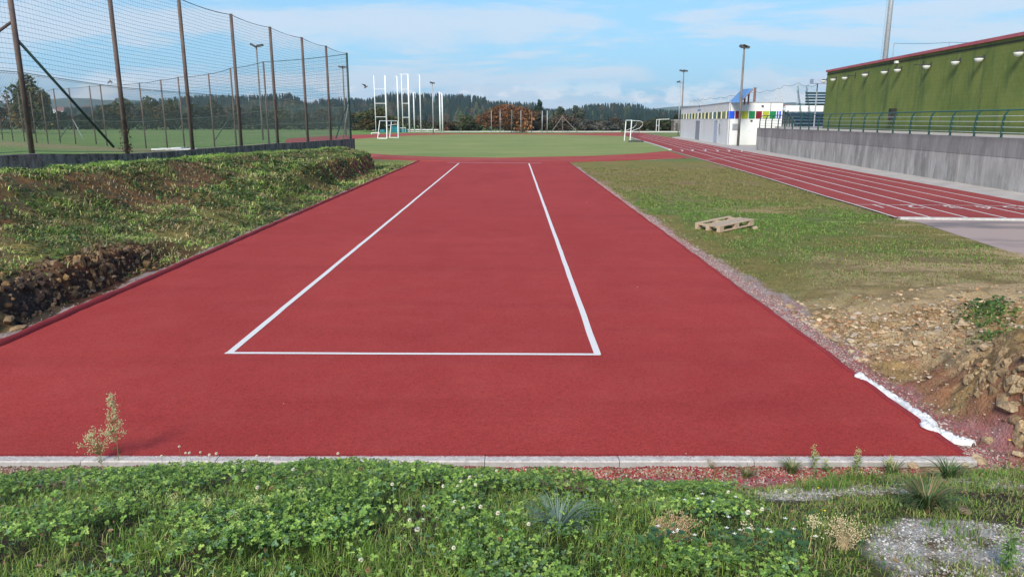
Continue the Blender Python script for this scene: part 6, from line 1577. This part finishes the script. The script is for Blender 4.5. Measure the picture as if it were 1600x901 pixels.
q = on_terr(1480, 748); curve_blades('grass_tuft', q[0], q[1], 130, .13, .16, [(.07, .14, .04), (.11, .17, .05)], 'dark green grass tuft near the right end of the kerb')
q = on_terr(1165, 746); curve_blades('grass_tuft', q[0], q[1], 60, .08, .11, [(.16, .2, .06), (.25, .22, .1)], 'thin yellowish tuft beside the red gravel strip')
def buds(b, p, s, n, rad, flat=1.0):
    for k in range(n):
        q = p + rng.normal(0, rad, 3) * (1, 1, flat); a = s * rng.uniform(.6, 1.3)
        b.add([q + (a, 0, 0), q + (0, a, 0), q + (-a, 0, 0), q + (0, -a, 0), q + (0, 0, a * 1.3), q + (0, 0, -a * 1.3)], [(0, 1, 4), (1, 2, 4), (2, 3, 4), (3, 0, 4), (1, 0, 5), (2, 1, 5), (3, 2, 5), (0, 3, 5)])
def stem_weed(x, y, ztop_, lean, label, tops, name='fleabane', stem_c=(.16, .20, .07), bud_c=(.42, .42, .22), leafc=(.10, .18, .05), nbranch=16, spreadx=.07, bud_s=.0035, umbel=False, nleaf=16, r0=.0028, buds_per=7):
    base = np.array([x, y, terr1(x, y)]); top = base + np.array([lean, 0, ztop_]); t = thing(name, label, 'plant', base)
    main = [base + (top - base) * f + (math.sin(f * 3) * .006, 0, 0) for f in np.linspace(0, 1, 7)]
    b = MB().tube(main, [r0 * (1 - .7 * f) for f in np.linspace(0, 1, 7)], 5); bb = MB()
    for k in range(nbranch):
        f = rng.uniform(.30, 1.0) if not umbel else rng.uniform(.25, .55); q = base + (top - base) * f; a = rng.uniform(0, 6.28)
        ln = spreadx * (1.25 - f) * rng.uniform(.6, 1.3) if not umbel else spreadx * rng.uniform(.4, 1.1)
        e = q + np.array([math.cos(a) * ln, math.sin(a) * ln * .8, ln * rng.uniform(.7, 1.3)]) if not umbel else np.array([q[0] + math.cos(a) * ln, q[1] + math.sin(a) * ln, base[2] + ztop_ * rng.uniform(.78, 1.0) * (1 - .3 * (ln / spreadx) ** 2)])
        mid = (q + e) / 2 + (0, 0, -.15 * ln); b.tube([q, mid, e], [r0 * .4, r0 * .35, r0 * .22], 4, False)
        buds(bb, e, bud_s, buds_per, .010 if not umbel else .013); buds(bb, mid, bud_s * .9, 2, .01)
    buds(bb, top, bud_s, 9, .010)
    b.build('stem', mat_of('stem', stem_c), t); bb.build('flower_buds', mat_of('bud', bud_c), t)
    n = nleaf; f = rng.uniform(.02, .75, n); pts_ = base + (top - base) * f[:, None]
    leaves('leaves', pts_[:, 0], pts_[:, 1], pts_[:, 2], rng.uniform(.02, .05, n), pal(n, [leafc]), .9, narrow=.25, parent=t)
    return t
_mc = {}
def mat_of(k, c):
    key = (k, c)
    if key not in _mc:
        nm = k + '_mat%d' % len(_mc); varied(nm, c, tuple(v * 1.35 for v in c), 60, .8); _mc[key] = M[nm]
    return _mc[key]
def groundp(x, y): return on_terr(x, y)
q = groundp(186, 727); stem_weed(q[0], q[1], .54, .005, 'tall slender fleabane weed in seed before the left part of the kerb', 1, nbranch=70, spreadx=.07, buds_per=7, bud_s=.0036)
q = groundp(160, 729); stem_weed(q[0], q[1], .31, -.03, 'shorter bushy topped fleabane weed left of the tall one', 1, nbranch=34, spreadx=.115, umbel=True, buds_per=9, bud_s=.0042)
for (x, y, h_, nb_, lab) in ((1272, 745, .24, 14, 'thin pinkish budded weed before the right part of the kerb'), (1336, 742, .19, 14, 'bushy green weed before the kerb, second from the right'), (1386, 744, .15, 9, 'short green weed before the kerb, just left of the stones'), (1293, 738, .09, 5, 'tiny green weed sprig between the two taller kerb weeds')):
    q = groundp(x, y); stem_weed(q[0], q[1], h_, -.02 if x < 1300 else 0.01, lab, 1, 'kerb_weed', (.17, .17, .07), (.30, .32, .13), (.11, .20, .05), nb_, .035, .004, nleaf=26, r0=.0024, buds_per=5)
for (x, y, h_, lab) in ((566, 724, .11, 'small seedy weed sprig at the kerb, above the clover'), (645, 722, .10, 'thin weed sprig leaning over the kerb near the photo centre'), (308, 722, .10, 'faint dry weed sprig at the kerb left of the clover flowers'), (1110, 734, .05, 'tiny thin sprig on the kerb'), (850, 760, .14, 'thin pale weed standing in the red gravel strip')):
    q = groundp(x, y); stem_weed(q[0], q[1], h_, .01, lab, 1, 'weed_sprig', (.20, .18, .08), (.30, .22, .12), (.15, .18, .06), 9, .04, .0028, nleaf=8, r0=.0016, buds_per=4)
# dry knotted stalks in the clover at left and right
for i, (x, y, h_, c_, lab) in enumerate([(332, 830, .16, 0, 'yellowing stalky weed in the clover, left of centre'), (405, 830, .17, 0, 'second yellowing stalky weed right of its neighbour'), (372, 845, .13, 0, 'low yellow green weed between the two stalky ones'), (478, 800, .12, 1, 'dry forked yellow stalk at the edge of the left clover'), (276, 812, .12, 0, 'thin budded weed left of the yellowing stalks'), (1262, 862, .17, 1, 'pair of pale dead seed stalks left of the gravel'), (1170, 850, .09, 1, 'short dry tan stalk in the right clover')]):
    q = groundp(x, y); stem_weed(q[0], q[1], h_, .01 * (i % 3 - 1), lab, 1, 'dry_weed' if c_ else 'yellow_weed', (.42, .34, .16) if c_ else (.30, .32, .09), (.46, .40, .24) if c_ else (.34, .36, .14), (.25, .26, .09), 20 if not c_ else 9, .045, .0034, nleaf=12 if not c_ else 2, r0=.0024, buds_per=6)
# dead brown seed clumps
for (x, y, r_, n_, lab) in ((1052, 855, .10, 900, 'clump of dead brown seed heads in the right clover'), (1318, 858, .11, 420, 'thin tangle of pale dead stalks beside the gravel')):
    q = groundp(x, y); t = thing('dead_weed', lab, 'plant', q); b = MB(); s_b = MB()
    for k in range(n_ // 9):
        a = rng.uniform(0, 6.28); e = q + np.array([math.cos(a) * r_ * rng.uniform(0, 1), math.sin(a) * r_ * rng.uniform(0, .8), rng.uniform(.05, .15)]); b.tube([q + (rng.normal(0, .02), rng.normal(0, .02), 0), (q + e) / 2 + (0, 0, .02), e], [.0014, .001, .0006], 4, False); buds(s_b, e, .0032, 7, .012)
    b.build('stalks', mat_of('stalk', (.40, .31, .18)), t); s_b.build('seed_heads', mat_of('seed', (.36, .24, .14) if x < 1200 else (.42, .34, .2)), t)
# broad-leaved nightshade plants with tiny white flowers
for (x, y, nl, lab) in ((1038, 880, 26, 'broad leaved dark green weed with tiny white flowers below the dead clump'), (1150, 878, 34, 'broad leaved weed with tiny white flowers at the bottom edge'), (1225, 880, 26, 'broad leaved weed with white flowers left of the bottom gravel'), (1092, 822, 14, 'small pointed leaved weed above the clover right of the dead clump')):
    q = groundp(x, y); t = thing('nightshade', lab, 'plant', q); n = nl
    a = rng.uniform(0, 6.28, n); r_ = rng.uniform(.02, .14, n); xs = q[0] + np.cos(a) * r_; ys_ = q[1] + np.sin(a) * r_ * .7; zs = terrain(xs, ys_, False) + rng.uniform(.07, .16, n)
    leaves('leaves', xs, ys_, zs, rng.uniform(.028, .055, n), pal(n, [(.055, .13, .045), (.08, .17, .06)]), .35, narrow=.62, parent=t)
    b = MB()
    for k in range(nl // 2): b.tube([(q[0] + rng.normal(0, .02), q[1], q[2]), (xs[k], ys_[k], zs[k])], [.002, .0012], 4, False)
    b.build('stem', mat_of('stem', (.10, .15, .05)), t)
    fb = MB()
    for k in range(5):
        c = np.array([q[0] + rng.normal(0, .06), q[1] + rng.normal(0, .04), q[2] + .15 + rng.uniform(0, .03)])
        for j in range(5):
            w = j * 1.2566; u = np.array([math.cos(w), math.sin(w), .25]); v = np.array([-math.sin(w), math.cos(w), 0]); fb.add([c, c + u * .006 + v * .0022, c + u * .011, c + u * .006 - v * .0022], [(0, 1, 2, 3)])
    fb.build('flowers', mat_of('petal', (.75, .75, .72)), t)
# white clover flower heads
def clover_flower(p, h, s, label, brown=False, group=None):
    t = thing('clover_flower', label, 'flower', p, group)
    MB().tube([(0 + p[0], p[1], p[2]), (p[0] + .004, p[1], p[2] + h * .5), (p[0], p[1], p[2] + h)], [.0012, .0011, .001], 5).build('stem', mat_of('stem', (.12, .18, .06)), t)
    V = []; F = []; c = np.array([p[0], p[1], p[2] + h])
    for k in range(70):
        zz = 1 - 2 * (k + .5) / 70 * .85; rr_ = math.sqrt(max(0, 1 - zz * zz)); a = k * 2.39996; d = np.array([rr_ * math.cos(a), rr_ * math.sin(a), zz]); d2 = d + np.array([0, 0, .35]); d2 /= np.linalg.norm(d2)
        v = np.cross(d2, (0.3, .2, 1)); v /= np.linalg.norm(v) + 1e-6; b0 = len(V); q0 = c + d * s * .45; q1 = c + d * s * .8 + d2 * s * .3
        w = np.cross(d2, v)
        V += [q0, (q0 + q1) / 2 + v * s * .16, q1, (q0 + q1) / 2 - v * s * .16, (q0 + q1) / 2 + w * s * .12]; F += [(b0, b0 + 1, b0 + 4), (b0 + 1, b0 + 2, b0 + 4), (b0 + 2, b0 + 3, b0 + 4), (b0 + 3, b0, b0 + 4)]
    MB().add(V, F).build('head', mat_of('clover_head', (.70, .66, .54) if not brown else (.32, .18, .10)), t)
    return t
p_far = (0., 0., 0.)
fl = [(280, 697, 0, 'single white clover flower standing highest against the red surface'), (290, 707, 0, ''), (296, 707, 0, ''), (313, 706, 0, 'round clover flower just right of the close pair at the kerb'), (252, 712, 0, 'clover flower over the kerb left of the close pair'), (327, 710, 0, ''), (338, 708, 0, ''), (421, 713, 0, ''), (401, 712, 0, ''), (528, 708, 0, 'clover flower before the kerb above the darkest clover'), (458, 733, 0, 'white clover flower below the kerb, left of centre'), (246, 729, 0, ''), (380, 734, 0, ''), (426, 742, 1, ''), (424, 762, 1, ''), (516, 756, 1, ''), (402, 761, 0, ''),
      (613, 756, 0, 'clover flower alone left of the central cluster'), (693, 759, 0, 'big white clover flower left of the central cluster'), (719, 746, 0, ''), (721, 752, 0, ''), (734, 745, 0, ''), (744, 743, 0, ''), (743, 757, 0, ''), (752, 743, 0, ''), (758, 736, 0, ''), (776, 735, 0, ''), (742, 771, 1, ''), (715, 760, 0, ''), (711, 783, 0, ''), (662, 791, 0, ''), (724, 793, 0, ''), (729, 802, 0, ''), (751, 791, 0, ''), (719, 800, 0, ''), (778, 801, 0, 'large white clover flower on a long bare stem, right of the cluster'), (640, 812, 0, ''), (661, 812, 0, ''), (683, 809, 0, ''), (652, 826, 0, 'broadest white clover flower at the bottom of the central cluster'), (826, 818, 0, 'white clover flower beside the blue green grass tuft'), (780, 842, 1, 'fading brownish clover flower right of centre, near the bottom'), (709, 855, 0, ''), (564, 874, 0, 'clover flower alone near the bottom edge, left of centre'), (575, 890, 1, 'brown clover flower at the bottom edge'), (1000, 750, 0, 'pale clover flower at the end of the red gravel strip'),
      (1138, 768, 0, 'white clover flower right of the gravel strip, left of two'), (1228, 768, 0, 'white clover flower right of the gravel strip, right of two'), (1169, 800, 0, 'large clover flower in the right clover'), (1191, 795, 0, 'half open clover flower right of the large one'), (1108, 850, 1, 'small reddish brown flower in the right clover'), (150, 795, 1, 'brown clover flower at left in the clover'), (120, 850, 1, 'rusty clover flower low at left')]
def hb_(x, y):
    q = on_terr(x, y); return q
for i, (x, y, br, lab) in enumerate(fl):
    hgt = .15 if y < 716 else .13
    # the flower head is at the pixel; its stem foot stands on the ground below it
    d = ray(x, y); o_ = np.array([0, 0, EYE]); ts = np.linspace(2.2, 7.5, 4000); pts_ = o_ + ts[:, None] * d; zz = terrain(pts_[:, 0], pts_[:, 1], False)
    kk = np.argmax(pts_[:, 2] - zz < hgt); hd = pts_[kk]
    if hd[1] > 4.78: hd = o_ + d * (4.78 - 0) / d[1]
    gzz = terr1(hd[0], hd[1]); h_ = hd[2] - gzz; reg = 'left' if x < 560 else ('central' if x < 900 else 'right')
    grp = None
    if not lab:
        side = 'left' if x < 560 else 'central'
        same = sorted(k[0] * 1000 + k[1] for k in fl if not k[3] and k[2] == br and (k[0] < 560) == (x < 560)); rank = same.index(x * 1000 + y)
        words = ['first', 'second', 'third', 'fourth', 'fifth', 'sixth', 'seventh', 'eighth', 'ninth', 'tenth', 'eleventh', 'twelfth', 'thirteenth', 'fourteenth', 'fifteenth', 'sixteenth', 'seventeenth', 'eighteenth', 'nineteenth', 'twentieth', 'twenty-first']
        lab = ('brownish' if br else 'white') + ' clover flower, ' + words[rank] + ' from the left in the ' + side + ' group'; grp = side + ' clover flowers'
    clover_flower(np.array([hd[0], hd[1], gzz]), h_, rng.uniform(.0085, .011) * (1.25 if x in (652, 778, 693, 1169) else 1), lab, bool(br), grp)
# yellow flowers
for i, (x, y, lab) in enumerate([(813, 762, 'orange yellow small flower right of the clover cluster'), (838, 771, 'yellow small flower left of its twin above the blue green tuft'), (856, 770, 'yellow small flower, right one of the twins above the blue green tuft'), (811, 796, 'yellow small flower above the blue green grass tuft'), (1277, 768, 'yellow small flower in the grass right of the two white clovers'), (1287, 806, 'yellow small flower beside the yellow green lawn patch'), (1576, 691, 'yellow dandelion like flower on the cut bank at the right edge')]):
    q = on_terr(x, y + 8); t = thing('yellow_flower', lab, 'flower', q); hgt = .06; MB().tube([q, q + (0, 0, hgt)], .0012, 5).build('stem', mat_of('stem', (.12, .18, .06)), t)
    fb = MB(); c = q + (0, 0, hgt); R_ = .007 if i < 6 else .013
    for j in range(10):
        w = j * .628; u = np.array([math.cos(w), math.sin(w), .35]); v = np.array([-math.sin(w), math.cos(w), 0]); fb.add([c, c + u * R_ * .6 + v * R_ * .25, c + u * R_, c + u * R_ * .6 - v * R_ * .25], [(0, 1, 2, 3)])
    fb.build('head', mat_of('yellow', (.80, .50, .02)), t)
# weed rising at the bottom right corner
q = on_terr(1572, 893); stem_weed(q[0], q[1], .20, .0, 'leafy green weed at the bottom right corner', 1, 'corner_weed', (.14, .2, .07), (.16, .24, .07), (.12, .22, .06), 12, .05, .004, nleaf=60, r0=.003, buds_per=4)

# ---------------------------------------------------------------- air
HZ = True
if HZ:
    hb = MB().box((-2700, -450, -3), (2700, 2700, 95)); ho = hb.build('haze', None)
    hm = bpy.data.materials.new('haze'); hm.use_nodes = True; t = hm.node_tree; t.nodes.clear()
    out = t.nodes.new('ShaderNodeOutputMaterial'); pv = t.nodes.new('ShaderNodeVolumePrincipled')
    pv.inputs['Color'].default_value = (.72, .86, 1.0, 1); pv.inputs['Density'].default_value = .00018; pv.inputs['Anisotropy'].default_value = 0.2
    t.links.new(pv.outputs[0], out.inputs['Volume']); ho.data.materials.append(hm); tag(ho, 'thin bluish air haze', 'haze', kind='stuff')
